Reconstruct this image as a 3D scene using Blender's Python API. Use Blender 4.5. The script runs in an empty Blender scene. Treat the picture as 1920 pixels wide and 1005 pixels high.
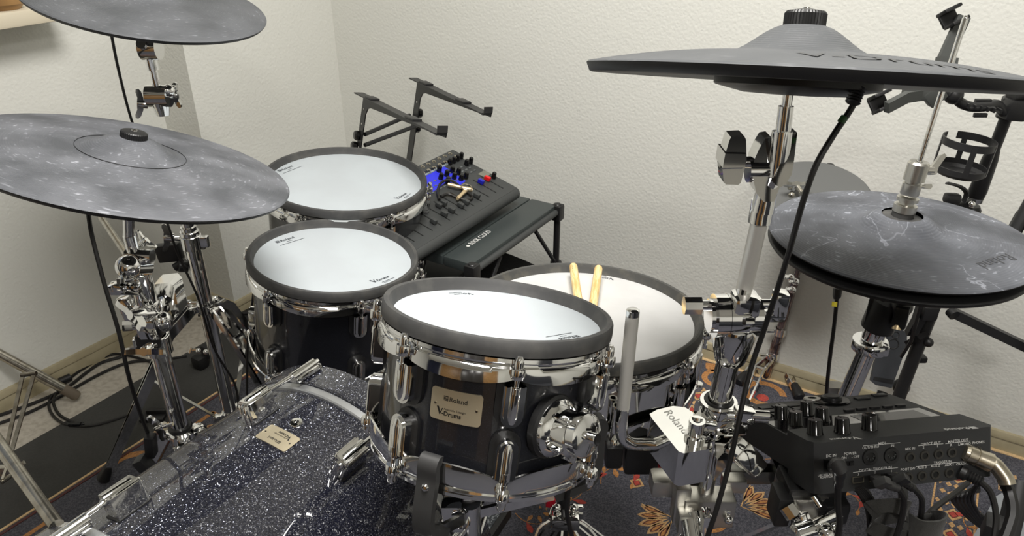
import bpy, bmesh, math, random
from mathutils import Matrix, Vector
from math import pi, sin, cos, radians
random.seed(7)
scn = bpy.context.scene
COL = scn.collection

# ------------------------------------------------------------------ camera, light, exposure
H, F, CX, CY = 1.25, 1400.0, 960.0, 502.5
RT = Vector((0.8509524, 0.5252427, 0.000309)); DN = Vector((0.2469188, -0.399517, -0.8828461)); FW = Vector((-0.463585, 0.7513363, -0.4696622))
EYE = Vector((0, 0, H))
cam = bpy.data.cameras.new('camera'); camo = bpy.data.objects.new('camera', cam); COL.objects.link(camo)
cam.sensor_width = 36; cam.lens = 36 * F / 1920; cam.clip_start = 0.02
UPV = -DN; BK = -FW
camo.matrix_world = Matrix(((RT.x, UPV.x, BK.x, 0), (RT.y, UPV.y, BK.y, 0), (RT.z, UPV.z, BK.z, H), (0, 0, 0, 1)))
scn.camera = camo
w = bpy.data.worlds.new('world'); scn.world = w; w.use_nodes = True
w.node_tree.nodes['Background'].inputs[0].default_value = (0.8, 0.85, 1, 1); w.node_tree.nodes['Background'].inputs[1].default_value = 0.3
def area(name, loc, size, power, col, rot=(0, 0, 0), shape='DISK', size_y=None):
    l = bpy.data.lights.new(name, 'AREA'); l.shape = shape; l.size = size
    if size_y: l.size_y = size_y
    l.energy = power; l.color = col
    o = bpy.data.objects.new(name, l); o.location = loc; o.rotation_euler = rot; COL.objects.link(o); return o
area('ceiling_and_fill_light', (-0.30, 0.65, 2.36), 0.9, 46, (1.0, 0.972, 0.93))
area('ceiling_and_fill_light', (0.9, -0.9, 2.36), 0.5, 24, (1.0, 0.97, 0.93))  # unseen fill light added at ceiling height behind the camera
scn.view_settings.view_transform = 'Standard'; scn.view_settings.look = 'None'
scn.view_settings.exposure = 0.30; scn.view_settings.gamma = 1.0; scn.view_settings.use_curve_mapping = False
scn.cycles.use_denoising = True
scn.cycles.max_bounces = 8; scn.cycles.sample_clamp_indirect = 6.0

# ------------------------------------------------------------------ measuring helpers
def ray(x, y): return RT * ((x - CX) / F) + DN * ((y - CY) / F) + FW
def at(x, y, d): return EYE + ray(x, y) * d
def onz(x, y, z=0.0):
    v = ray(x, y); return EYE + v * ((z - H) / v.z)
def ony(x, y, Y):
    v = ray(x, y); return EYE + v * (Y / v.y)
def onx(x, y, X):
    v = ray(x, y); return EYE + v * (X / v.x)
def onpl(x, y, c, n):
    v = ray(x, y); return EYE + v * ((Vector(c) - EYE).dot(n) / v.dot(n))
def near(x, y, P, D=(0, 0, 1)):
    v = ray(x, y).normalized(); P = Vector(P); D = Vector(D).normalized(); q = EYE - P; a = v.dot(D)
    return P + D * ((q.dot(D) - q.dot(v) * a) / (1 - a * a))
def fr(o, z=(0, 0, 1), x=(1, 0, 0)):
    z = Vector(z).normalized(); x = Vector(x); x = x - z * x.dot(z)
    if x.length < 1e-6: x = Vector((0, 1, 0)) - z * z.y
    if x.length < 1e-6: x = Vector((1, 0, 0))
    x.normalize(); y = z.cross(x); o = Vector(o)
    return Matrix(((x.x, y.x, z.x, o.x), (x.y, y.y, z.y, o.y), (x.z, y.z, z.z, o.z), (0, 0, 0, 1)))
def T(x=0, y=0, z=0): return Matrix.Translation((x, y, z))
def Rz(a): return Matrix.Rotation(a, 4, 'Z')
def Rx(a): return Matrix.Rotation(a, 4, 'X')
def Ry(a): return Matrix.Rotation(a, 4, 'Y')
def S(k): return Matrix.Scale(k, 4)

# ------------------------------------------------------------------ mesh builder
class G:
    def __init__(s): s.v = []; s.f = []
    def add(s, vs, fs, M=None):
        b = len(s.v)
        s.v += [(M @ Vector(p)) if M is not None else Vector(p) for p in vs]
        s.f += [tuple(b + i for i in f) for f in fs]; return s
    def lathe(s, prof, M=None, seg=32, a0=0.0, a1=2 * pi):
        full = abs(a1 - a0 - 2 * pi) < 1e-6; n = seg if full else seg + 1; vs = []; fs = []; idx = []
        for r, z in prof:
            if abs(r) < 1e-7: idx.append([len(vs)] * n); vs.append((0, 0, z))
            else:
                idx.append([len(vs) + i for i in range(n)])
                vs += [(r * cos(a0 + (a1 - a0) * i / seg), r * sin(a0 + (a1 - a0) * i / seg), z) for i in range(n)]
        for k in range(len(prof) - 1):
            for i in range(seg):
                j = (i + 1) % n; q = [idx[k][i], idx[k][j], idx[k + 1][j], idx[k + 1][i]]
                q = [a for t, a in enumerate(q) if a not in q[:t]]
                if len(q) > 2: fs.append(tuple(q))
        return s.add(vs, fs, M)
    def tube(s, pts, r, seg=8, cap=True):
        pts = [Vector(p) for p in pts]; n = len(pts)
        rs = r if isinstance(r, (list, tuple)) else [r] * n
        tg = [(pts[min(i + 1, n - 1)] - pts[max(i - 1, 0)]).normalized() for i in range(n)]
        u = tg[0].orthogonal().normalized(); vs = []
        for i in range(n):
            u = u - tg[i] * u.dot(tg[i])
            u = u.normalized() if u.length > 1e-6 else tg[i].orthogonal().normalized()
            b = tg[i].cross(u)
            vs += [pts[i] + (u * cos(2 * pi * k / seg) + b * sin(2 * pi * k / seg)) * rs[i] for k in range(seg)]
        fs = [(i * seg + k, i * seg + (k + 1) % seg, (i + 1) * seg + (k + 1) % seg, (i + 1) * seg + k) for i in range(n - 1) for k in range(seg)]
        if cap: fs += [tuple(range(seg))[::-1], tuple((n - 1) * seg + k for k in range(seg))]
        return s.add(vs, fs)
    def rod(s, p, q, r, seg=16, r2=None): return s.tube([p, q], [r, r if r2 is None else r2], seg)
    def box(s, sx, sy, sz, M=None, b=0.0):
        x, y, z = sx / 2, sy / 2, sz / 2
        if b <= 0:
            vs = [(i * x, j * y, k * z) for k in (-1, 1) for j in (-1, 1) for i in (-1, 1)]
            return s.add(vs, [(0, 2, 3, 1), (4, 5, 7, 6), (0, 1, 5, 4), (2, 6, 7, 3), (0, 4, 6, 2), (1, 3, 7, 5)], M)
        bm = bmesh.new(); bmesh.ops.create_cube(bm, size=1)
        for v in bm.verts: v.co = Vector((v.co.x * sx, v.co.y * sy, v.co.z * sz))
        bmesh.ops.bevel(bm, geom=list(bm.edges), offset=min(b, .49 * min(sx, sy, sz)), segments=2, affect='EDGES', profile=.6)
        bm.verts.index_update(); vs = [v.co.copy() for v in bm.verts]; fs = [tuple(v.index for v in f.verts) for f in bm.faces]; bm.free()
        return s.add(vs, fs, M)
    def prism(s, poly, z0, z1, M=None):
        n = len(poly); vs = [(p[0], p[1], z0) for p in poly] + [(p[0], p[1], z1) for p in poly]
        return s.add(vs, [tuple(range(n))[::-1], tuple(range(n, 2 * n))] + [(i, (i + 1) % n, n + (i + 1) % n, n + i) for i in range(n)], M)
    def flat(s, poly, z=0.0, M=None): return s.add([(p[0], p[1], z) for p in poly], [tuple(range(len(poly)))], M)
    def ball(s, r, M=None, seg=16, sx=1, sz=1):
        pr = [(r * sin(pi * i / 10), -r * cos(pi * i / 10) * sz) for i in range(11)]; pr[0] = (0, pr[0][1]); pr[-1] = (0, pr[-1][1])
        return s.lathe(pr, M, seg)
    def strap(s, pts, wdir, wd, th):
        pts = [Vector(p) for p in pts]; n = len(pts); wdir = Vector(wdir).normalized(); vs = []
        for i in range(n):
            t = (pts[min(i + 1, n - 1)] - pts[max(i - 1, 0)]).normalized(); nn = t.cross(wdir).normalized(); ww = nn.cross(t).normalized()
            vs += [pts[i] + ww * (a * wd / 2) + nn * (b * th / 2) for a, b in ((-1, -1), (1, -1), (1, 1), (-1, 1))]
        fs = [(4 * i + k, 4 * i + (k + 1) % 4, 4 * i + 4 + (k + 1) % 4, 4 * i + 4 + k) for i in range(n - 1) for k in range(4)]
        fs += [(3, 2, 1, 0), tuple(4 * (n - 1) + k for k in range(4))]
        return s.add(vs, fs)
def rrect(w_, h_, r, n=4):
    o = []
    for cx, cy, a in ((w_ / 2 - r, h_ / 2 - r, 0), (-w_ / 2 + r, h_ / 2 - r, pi / 2), (-w_ / 2 + r, -h_ / 2 + r, pi), (w_ / 2 - r, -h_ / 2 + r, 3 * pi / 2)):
        o += [(cx + r * cos(a + pi / 2 * i / n), cy + r * sin(a + pi / 2 * i / n)) for i in range(n + 1)]
    return o
def smooth(pts, k=6):
    pts = [Vector(p) for p in pts]; P = [pts[0]] + pts + [pts[-1]]; o = []
    for i in range(1, len(P) - 2):
        a, b, c, d = P[i - 1], P[i], P[i + 1], P[i + 2]
        for j in range(k):
            t = j / k; o.append(0.5 * ((2 * b) + (c - a) * t + (2 * a - 5 * b + 4 * c - d) * t * t + (3 * b - a - 3 * c + d) * t ** 3))
    return o + [pts[-1]]

def mesh(name, g, mat, ang=35):
    me = bpy.data.meshes.new(name); me.from_pydata([tuple(v) for v in g.v], [], g.f)
    bm = bmesh.new(); bm.from_mesh(me); bmesh.ops.recalc_face_normals(bm, faces=bm.faces); bm.to_mesh(me); bm.free()
    me.polygons.foreach_set('use_smooth', [True] * len(me.polygons)); me.set_sharp_from_angle(angle=radians(ang))
    me.materials.append(mat); me.update(); return me
def put(name, me, parent=None, M=None, label=None, kind=None):
    o = bpy.data.objects.new(name, me); COL.objects.link(o)
    if parent: o.parent = parent
    if M is not None: o.matrix_basis = M
    if label: o['label'] = label
    if kind: o['kind'] = kind
    return o
ROOTM = {}
def part(name, g, mat, parent=None, world=False, label=None, ang=35, kind=None):
    if world and parent: 
        Mi = ROOTM[parent.name].inverted(); g.v = [Mi @ v for v in g.v]
    o = put(name, mesh(name, g, mat, ang), parent, None, label, kind)
    if parent: ROOTM[o.name] = ROOTM[parent.name]
    return o
def inst(name, me, parent, M, label=None):
    o = put(name, me, parent, M, label); ROOTM[o.name] = ROOTM[parent.name] @ M; return o
def thing(name, label, cat, M, group=None):
    if not isinstance(M, Matrix): M = Matrix.Translation(M)
    o = bpy.data.objects.new(name, None); COL.objects.link(o); o.empty_display_size = .03; o.matrix_basis = M
    ROOTM[o.name] = M.copy(); o['label'] = label; o['category'] = cat
    if group: o['group'] = group
    return o
def single(name, g, mat, label, cat, group=None, ang=35):
    o0 = sum(g.v, Vector()) / len(g.v); o0.z = min(v.z for v in g.v)
    g.v = [v - o0 for v in g.v]
    o = put(name, mesh(name, g, mat, ang), None, Matrix.Translation(o0)); o['label'] = label; o['category'] = cat
    ROOTM[o.name] = Matrix.Translation(o0)
    if group: o['group'] = group
    return o
def struct(name, g, mat, parent=None):
    o = put(name, mesh(name, g, mat), parent)
    if not parent: o['kind'] = 'structure'
    ROOTM[o.name] = Matrix(); return o
_tc = {}
def text(st, size, bold=0.0, align='CENTER', shear=0.0):
    k = (st, bold, shear)
    if k not in _tc:
        cu = bpy.data.curves.new('t', 'FONT'); cu.body = st; cu.size = 1; cu.align_x = 'LEFT'; cu.offset = bold; cu.resolution_u = 2; cu.shear = shear
        o = bpy.data.objects.new('t', cu); me = bpy.data.meshes.new_from_object(o)
        vs = [v.co.copy() for v in me.vertices]; fs = [tuple(p.vertices) for p in me.polygons]
        bpy.data.objects.remove(o); bpy.data.curves.remove(cu); bpy.data.meshes.remove(me)
        x1 = max(v.x for v in vs); x0 = min(v.x for v in vs); _tc[k] = ([Vector((v.x - x0, v.y, 0)) for v in vs], fs, x1 - x0)
    vs, fs, wd = _tc[k]; off = {'CENTER': -wd / 2, 'LEFT': 0, 'RIGHT': -wd}[align]
    return [Vector(((v.x + off) * size, v.y * size, 0)) for v in vs], fs, wd * size

# ------------------------------------------------------------------ materials
def lin(r, g, b):
    f = lambda c: (c / 255 / 12.92) if c <= 10 else ((c / 255 + 0.055) / 1.055) ** 2.4
    return (f(r), f(g), f(b), 1)
def mat(name, col, rough=.5, metal=0.0, coat=0.0, spec=None, bump=None, noise=None, emit=None, sheen=0.0):
    m = bpy.data.materials.new(name); m.use_nodes = True; nt = m.node_tree; b = nt.nodes['Principled BSDF']
    b.inputs['Base Color'].default_value = col; b.inputs['Roughness'].default_value = rough; b.inputs['Metallic'].default_value = metal
    b.inputs['Coat Weight'].default_value = coat; b.inputs['Coat Roughness'].default_value = .04
    if spec is not None: b.inputs['Specular IOR Level'].default_value = spec
    if sheen: b.inputs['Sheen Weight'].default_value = sheen
    if emit: b.inputs['Emission Color'].default_value = emit[0]; b.inputs['Emission Strength'].default_value = emit[1]
    tc = nt.nodes.new('ShaderNodeTexCoord')
    if bump:
        sc_, st, dist = bump[:3]
        n = nt.nodes.new('ShaderNodeTexNoise'); n.inputs['Scale'].default_value = sc_; n.inputs['Detail'].default_value = 4
        nt.links.new(tc.outputs['Object'], n.inputs['Vector'])
        bp = nt.nodes.new('ShaderNodeBump'); bp.inputs['Strength'].default_value = st; bp.inputs['Distance'].default_value = dist
        nt.links.new(n.outputs['Fac'], bp.inputs['Height']); nt.links.new(bp.outputs['Normal'], b.inputs['Normal'])
    if noise:
        sc_, c2, lo, hi = noise
        n = nt.nodes.new('ShaderNodeTexNoise'); n.inputs['Scale'].default_value = sc_; n.inputs['Detail'].default_value = 5
        nt.links.new(tc.outputs['Object'], n.inputs['Vector'])
        mr = nt.nodes.new('ShaderNodeMapRange'); mr.inputs[1].default_value = lo; mr.inputs[2].default_value = hi
        nt.links.new(n.outputs['Fac'], mr.inputs[0])
        mx = nt.nodes.new('ShaderNodeMix'); mx.data_type = 'RGBA'; mx.inputs[6].default_value = col; mx.inputs[7].default_value = c2
        nt.links.new(mr.outputs[0], mx.inputs[0]); nt.links.new(mx.outputs[2], b.inputs['Base Color'])
    return m
CHROME = mat('chrome', (.88, .88, .86, 1), .07, 1.0, noise=(6, (.80, .80, .80, 1), .4, .6))
STEEL = mat('worn_steel', lin(190, 186, 176), .22, 1.0, noise=(60, lin(150, 144, 132), .4, .7))
BRUSH = mat('brushed_aluminium', lin(205, 203, 196), .33, 1.0, bump=(900, .15, .0005))
KNURL = mat('knurled_steel', lin(222, 220, 214), .45, .55)
RUBBER = mat('rim_rubber', lin(62, 62, 62), .6, bump=(500, .1, .0005), noise=(35, lin(84, 83, 80), .45, .8))
DUSTY = mat('dusty_rubber', lin(64, 64, 62), .62, noise=(40, lin(92, 89, 80), .5, .8))
BLACK = mat('black_plastic', lin(26, 26, 27), .42)
GLOSSB = mat('gloss_black_plastic', lin(14, 14, 15), .12)
MATTE = mat('matte_black_metal', lin(34, 34, 35), .45, bump=(600, .1, .0004))
GREYP = mat('grey_plastic', lin(58, 60, 60), .5, bump=(700, .1, .0004))
CABLE = mat('black_cable', lin(22, 21, 21), .45)
HEAD = mat('white_mesh_head', lin(182, 189, 193), .75, noise=(9, lin(178, 184, 188), .4, .6))
HEAD_OLD = mat('cream_mesh_head', lin(196, 196, 195), .75, noise=(12, lin(188, 188, 187), .4, .6))
PRINT = mat('dark_print', lin(62, 66, 72), .6)
WPRINT = mat('white_print', lin(215, 215, 212), .6)
BADGE = mat('champagne_badge', lin(212, 200, 172), .38, .75, bump=(800, .06, .0003))
BADGEP = mat('badge_print', lin(24, 22, 20), .5)
def wood_mat():
    m = mat('maple_wood', lin(232, 201, 140), .45); nt = m.node_tree; b = nt.nodes['Principled BSDF']
    tc = nt.nodes.new('ShaderNodeTexCoord'); mp = nt.nodes.new('ShaderNodeMapping'); mp.inputs['Scale'].default_value = (60, 60, 6)
    n = nt.nodes.new('ShaderNodeTexNoise'); n.inputs['Scale'].default_value = 3; n.inputs['Detail'].default_value = 6; n.inputs['Distortion'].default_value = 1.5
    cr = nt.nodes.new('ShaderNodeValToRGB'); cr.color_ramp.elements[0].color = lin(205, 165, 100); cr.color_ramp.elements[1].color = lin(240, 215, 160)
    cr.color_ramp.elements[0].position = .35; cr.color_ramp.elements[1].position = .6
    for a, c in ((tc.outputs['Object'], mp.inputs[0]), (mp.outputs[0], n.inputs['Vector']), (n.outputs['Fac'], cr.inputs[0]), (cr.outputs[0], b.inputs['Base Color'])): nt.links.new(a, c)
    return m
MAPLE = wood_mat()
KEYM = mat('cream_metal_key', lin(222, 200, 160), .35, .6)
BLUE = mat('blue_panel_glow', lin(48, 52, 190), .35, emit=(lin(40, 44, 190), .35))  # slight emission stands in for glare on the unlit blue panel
BLUEP = mat('blue_plastic', lin(28, 30, 165), .3)
REDP = mat('red_plastic', lin(215, 24, 26), .3)
REDR = mat('red_rubber', lin(190, 16, 44), .4)
GREEN = mat('green_tape', lin(52, 92, 50), .5)
YEL = mat('yellow_tape', lin(222, 205, 40), .5)
LCD = mat('grey_screen', lin(120, 120, 108), .2)
CONN = mat('nickel_connector', lin(196, 188, 170), .3, 1.0)
WALNUT = mat('brown_wood', lin(160, 122, 74), .4, noise=(12, lin(120, 88, 52), .4, .7))
BASEB = mat('olive_baseboard', lin(170, 160, 132), .5, noise=(25, lin(162, 152, 124), .4, .6))
VINYL_C = lin(186, 180, 168)
def wall_mat():
    m = mat('plaster_wallpaper', lin(221, 221, 214), .85); nt = m.node_tree; b = nt.nodes['Principled BSDF']
    tc = nt.nodes.new('ShaderNodeTexCoord')
    n1 = nt.nodes.new('ShaderNodeTexNoise'); n1.inputs['Scale'].default_value = 95; n1.inputs['Detail'].default_value = 3; n1.inputs['Distortion'].default_value = 1.2
    n2 = nt.nodes.new('ShaderNodeTexVoronoi'); n2.inputs['Scale'].default_value = 130; n2.feature = 'SMOOTH_F1'
    ad = nt.nodes.new('ShaderNodeMath'); ad.operation = 'ADD'
    bp = nt.nodes.new('ShaderNodeBump'); bp.inputs['Strength'].default_value = .4; bp.inputs['Distance'].default_value = .0016
    for n in (n1, n2): nt.links.new(tc.outputs['Object'], n.inputs['Vector'])
    nt.links.new(n1.outputs['Fac'], ad.inputs[0]); nt.links.new(n2.outputs['Distance'], ad.inputs[1]); nt.links.new(ad.outputs[0], bp.inputs['Height']); nt.links.new(bp.outputs['Normal'], b.inputs['Normal'])
    return m
WALL = wall_mat()
VINYL = mat('stone_vinyl', VINYL_C, .6, bump=(120, .15, .001), noise=(70, lin(164, 156, 144), .42, .68))
MATB = mat('black_drum_mat', lin(46, 46, 43), .95, bump=(900, .4, .001), noise=(220, lin(54, 53, 50), .4, .7), sheen=.2)
def carpet(name, c1, c2, sc_=240):
    return mat(name, c1, .95, bump=(700, .7, .002), noise=(sc_, c2, .42, .62), sheen=.15)
CNAVY = carpet('navy_carpet', lin(50, 50, 60), lin(86, 86, 94), 300)
CORAN = carpet('orange_carpet_yarn', lin(190, 132, 72), lin(150, 102, 56))
CPEACH = carpet('peach_carpet_yarn', lin(204, 164, 112), lin(168, 130, 86))
CRED = carpet('red_carpet_yarn', lin(182, 66, 52), lin(148, 50, 42))
CDRED = carpet('maroon_carpet_yarn', lin(92, 40, 34), lin(74, 34, 32))
SPECK = mat('speckled_grey_mat', lin(70, 74, 78), .95, bump=(500, .6, .001), noise=(260, lin(150, 154, 158), .5, .62))

def sparkle_mat():
    m = mat('midnight_sparkle_lacquer', lin(13, 15, 28), .35, 0, coat=1.0); nt = m.node_tree; b = nt.nodes['Principled BSDF']; b.inputs['Coat Roughness'].default_value = .03; b.inputs['Coat IOR'].default_value = 1.75
    tc = nt.nodes.new('ShaderNodeTexCoord'); v = nt.nodes.new('ShaderNodeTexVoronoi'); v.inputs['Scale'].default_value = 880
    sp = nt.nodes.new('ShaderNodeSeparateColor')
    gt = nt.nodes.new('ShaderNodeMath'); gt.operation = 'GREATER_THAN'; gt.inputs[1].default_value = .89
    dn = nt.nodes.new('ShaderNodeMath'); dn.operation = 'LESS_THAN'; dn.inputs[1].default_value = .42
    mu = nt.nodes.new('ShaderNodeMath'); mu.operation = 'MULTIPLY'
    mx = nt.nodes.new('ShaderNodeMix'); mx.data_type = 'RGBA'; mx.inputs[6].default_value = lin(16, 18, 34); mx.inputs[7].default_value = lin(165, 170, 188)
    ge = nt.nodes.new('ShaderNodeNewGeometry'); sb = nt.nodes.new('ShaderNodeVectorMath'); sb.operation = 'SUBTRACT'; sb.inputs[1].default_value = (.5, .5, .5)
    sc_ = nt.nodes.new('ShaderNodeVectorMath'); sc_.operation = 'SCALE'; sc_.inputs['Scale'].default_value = 1.7
    ad = nt.nodes.new('ShaderNodeVectorMath'); ad.operation = 'ADD'; no = nt.nodes.new('ShaderNodeVectorMath'); no.operation = 'NORMALIZE'
    L = nt.links.new
    L(tc.outputs['Object'], v.inputs['Vector']); L(v.outputs['Color'], sp.inputs[0]); L(sp.outputs[0], gt.inputs[0]); L(v.outputs['Distance'], dn.inputs[0])
    L(gt.outputs[0], mu.inputs[0]); L(dn.outputs[0], mu.inputs[1]); L(mu.outputs[0], mx.inputs[0]); L(mx.outputs[2], b.inputs['Base Color']); L(mu.outputs[0], b.inputs['Metallic'])
    L(v.outputs['Color'], sb.inputs[0]); L(sb.outputs[0], sc_.inputs[0]); L(sc_.outputs[0], ad.inputs[0]); L(ge.outputs['Normal'], ad.inputs[1]); L(ad.outputs[0], no.inputs[0]); L(no.outputs[0], b.inputs['Normal'])
    L(ge.outputs['Normal'], b.inputs['Coat Normal'])
    return m
SPARK = sparkle_mat()
def gloss_shell():
    m = mat('dark_gloss_lacquer', lin(17, 18, 23), .4, 0, coat=1.0, noise=(900, lin(40, 42, 52), .55, .7)); return m
SHELL = gloss_shell()

def cymbal_mat(name, base, scuff, amt, ridge=2000.0, big=None, seed=0.0):
    m = mat(name, base, .6, spec=.35); nt = m.node_tree; b = nt.nodes['Principled BSDF']; L = nt.links.new
    tc = nt.nodes.new('ShaderNodeTexCoord'); sx = nt.nodes.new('ShaderNodeSeparateXYZ'); L(tc.outputs['Object'], sx.inputs[0])
    r = nt.nodes.new('ShaderNodeVectorMath'); r.operation = 'LENGTH'
    cb = nt.nodes.new('ShaderNodeCombineXYZ'); L(sx.outputs[0], cb.inputs[0]); L(sx.outputs[1], cb.inputs[1]); L(cb.outputs[0], r.inputs[0])
    mu = nt.nodes.new('ShaderNodeMath'); mu.operation = 'MULTIPLY'; mu.inputs[1].default_value = ridge; L(r.outputs['Value'], mu.inputs[0])
    si = nt.nodes.new('ShaderNodeMath'); si.operation = 'SINE'; L(mu.outputs[0], si.inputs[0])
    bp = nt.nodes.new('ShaderNodeBump'); bp.inputs['Strength'].default_value = .45; bp.inputs['Distance'].default_value = .00022
    L(si.outputs[0], bp.inputs['Height']); L(bp.outputs['Normal'], b.inputs['Normal'])
    # polar stretched scuffs left by sticks, plus cloudy dust
    an = nt.nodes.new('ShaderNodeMath'); an.operation = 'ARCTAN2'; L(sx.outputs[1], an.inputs[0]); L(sx.outputs[0], an.inputs[1])
    c2 = nt.nodes.new('ShaderNodeCombineXYZ'); rm = nt.nodes.new('ShaderNodeMath'); rm.operation = 'MULTIPLY'; rm.inputs[1].default_value = 150; L(r.outputs['Value'], rm.inputs[0])
    am = nt.nodes.new('ShaderNodeMath'); am.operation = 'MULTIPLY'; am.inputs[1].default_value = 9; L(an.outputs[0], am.inputs[0])
    L(rm.outputs[0], c2.inputs[0]); L(am.outputs[0], c2.inputs[1]); c2.inputs[2].default_value = seed
    n1 = nt.nodes.new('ShaderNodeTexNoise'); n1.inputs['Scale'].default_value = 1.2; n1.inputs['Detail'].default_value = 3; L(c2.outputs[0], n1.inputs['Vector'])
    m1 = nt.nodes.new('ShaderNodeMapRange'); m1.inputs[1].default_value = .60; m1.inputs[2].default_value = .80; L(n1.outputs['Fac'], m1.inputs[0])
    n2 = nt.nodes.new('ShaderNodeTexNoise'); n2.noise_dimensions = '4D'; n2.inputs['W'].default_value = seed; n2.inputs['Scale'].default_value = 11; n2.inputs['Detail'].default_value = 5; L(tc.outputs['Object'], n2.inputs['Vector'])
    m2 = nt.nodes.new('ShaderNodeMapRange'); m2.inputs[1].default_value = .38; m2.inputs[2].default_value = .72; L(n2.outputs['Fac'], m2.inputs[0])
    pr = nt.nodes.new('ShaderNodeMath'); pr.operation = 'MULTIPLY'; L(m1.outputs[0], pr.inputs[0]); L(m2.outputs[0], pr.inputs[1])
    p2 = nt.nodes.new('ShaderNodeMath'); p2.operation = 'MULTIPLY_ADD'; L(m2.outputs[0], p2.inputs[0]); p2.inputs[1].default_value = .22; L(pr.outputs[0], p2.inputs[2])
    p3 = nt.nodes.new('ShaderNodeMath'); p3.operation = 'MULTIPLY'; p3.use_clamp = True; L(p2.outputs[0], p3.inputs[0]); p3.inputs[1].default_value = amt
    mx = nt.nodes.new('ShaderNodeMix'); mx.data_type = 'RGBA'; mx.inputs[6].default_value = base; mx.inputs[7].default_value = scuff
    last = p3.outputs[0]
    if big:   # a few long thin scratches
        n3 = nt.nodes.new('ShaderNodeTexNoise'); n3.noise_dimensions = '4D'; n3.inputs['W'].default_value = seed + 3; n3.inputs['Scale'].default_value = 7; n3.inputs['Detail'].default_value = 4; n3.inputs['Distortion'].default_value = .6; L(tc.outputs['Object'], n3.inputs['Vector'])
        s5 = nt.nodes.new('ShaderNodeMath'); s5.operation = 'SUBTRACT'; s5.inputs[1].default_value = .5; L(n3.outputs['Fac'], s5.inputs[0])
        ab = nt.nodes.new('ShaderNodeMath'); ab.operation = 'ABSOLUTE'; L(s5.outputs[0], ab.inputs[0])
        m3 = nt.nodes.new('ShaderNodeMapRange'); m3.inputs[1].default_value = .006; m3.inputs[2].default_value = 0; m3.inputs[3].default_value = 0; m3.inputs[4].default_value = big; L(ab.outputs[0], m3.inputs[0])
        m4 = nt.nodes.new('ShaderNodeMath'); m4.operation = 'MULTIPLY'; L(m3.outputs[0], m4.inputs[0]); L(m2.outputs[0], m4.inputs[1])
        mm = nt.nodes.new('ShaderNodeMath'); mm.operation = 'MAXIMUM'; L(last, mm.inputs[0]); L(m4.outputs[0], mm.inputs[1]); last = mm.outputs[0]
    L(last, mx.inputs[0]); L(mx.outputs[2], b.inputs['Base Color'])
    return m
CYM_A = cymbal_mat('scuffed_cymbal_rubber', lin(76, 78, 82), lin(178, 180, 188), 1.2, seed=1.0)
CYM_B = cymbal_mat('worn_cymbal_rubber', lin(78, 80, 83), lin(150, 152, 158), 1.0, seed=5.0)
CYM_C = cymbal_mat('scratched_hihat_rubber', lin(68, 70, 75), lin(184, 188, 198), .9, ridge=1700.0, big=1.0, seed=9.0)
CYM_D = cymbal_mat('dusty_crash_rubber', lin(70, 72, 74), lin(112, 113, 115), .9, seed=12.0)
CYM_E = mat('cymbal_edge_rubber', lin(30, 30, 31), .5)

# ------------------------------------------------------------------ the room
def wallbox(name, x0, x1, y0, y1, z0, z1, m=WALL):
    g = G(); g.box(x1 - x0, y1 - y0, z1 - z0, T((x0 + x1) / 2, (y0 + y1) / 2, (z0 + z1) / 2)); return struct(name, g, m)
XL, YB, XR, YF, ZC = -1.95, 1.82, 2.1, -2.3, 2.4
YP, XP = 1.26, -1.80
wallbox('floor', XL - .1, XR + .1, YF - .1, YB + .1, -.1, 0, VINYL)
wallbox('ceiling', XL - .1, XR + .1, YF - .1, YB + .1, ZC, ZC + .1, mat('white_ceiling', lin(235, 233, 226), .9))
wallbox('wall_back', XL - .1, XR + .1, YB, YB + .1, 0, ZC)
wallbox('wall_left', XL - .1, XL, YF - .1, YB, 0, ZC)
wallbox('wall_pillar', XL, XP, YP, YB, 0, ZC)
wallbox('wall_right', XR, XR + .1, YF - .1, YB + .1, 0, ZC)
wallbox('wall_front', XL - .1, XR + .1, YF - .1, YF, 0, ZC)
def baseboard(name, p, q, n):   # p->q along the wall at floor, n = into the room
    p, q, n = Vector(p), Vector(q), Vector(n); prof = [(0, 0), (.009, 0), (.009, .034), (.007, .037), (.011, .040), (.011, .046), (.006, .056), (0, .058)]
    g = G(); k = len(prof); vs = [e + n * a + Vector((0, 0, b)) for e in (p, q) for a, b in prof]
    g.add(vs, [(i, (i + 1) % k, k + (i + 1) % k, k + i) for i in range(k)] + [tuple(range(k))[::-1], tuple(range(k, 2 * k))]); return struct(name, g, BASEB)
baseboard('baseboard_left', (XL, YF, 0), (XL, YP, 0), (1, 0, 0))
baseboard('baseboard_pillar', (XL, YP, 0), (XP + .009, YP, 0), (0, -1, 0))
baseboard('baseboard_alcove', (XP, YP - .009, 0), (XP, YB, 0), (1, 0, 0))
baseboard('baseboard_back', (XP, YB, 0), (XR, YB, 0), (0, -1, 0))
baseboard('baseboard_right', (XR, YF, 0), (XR, YB, 0), (-1, 0, 0))
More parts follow.
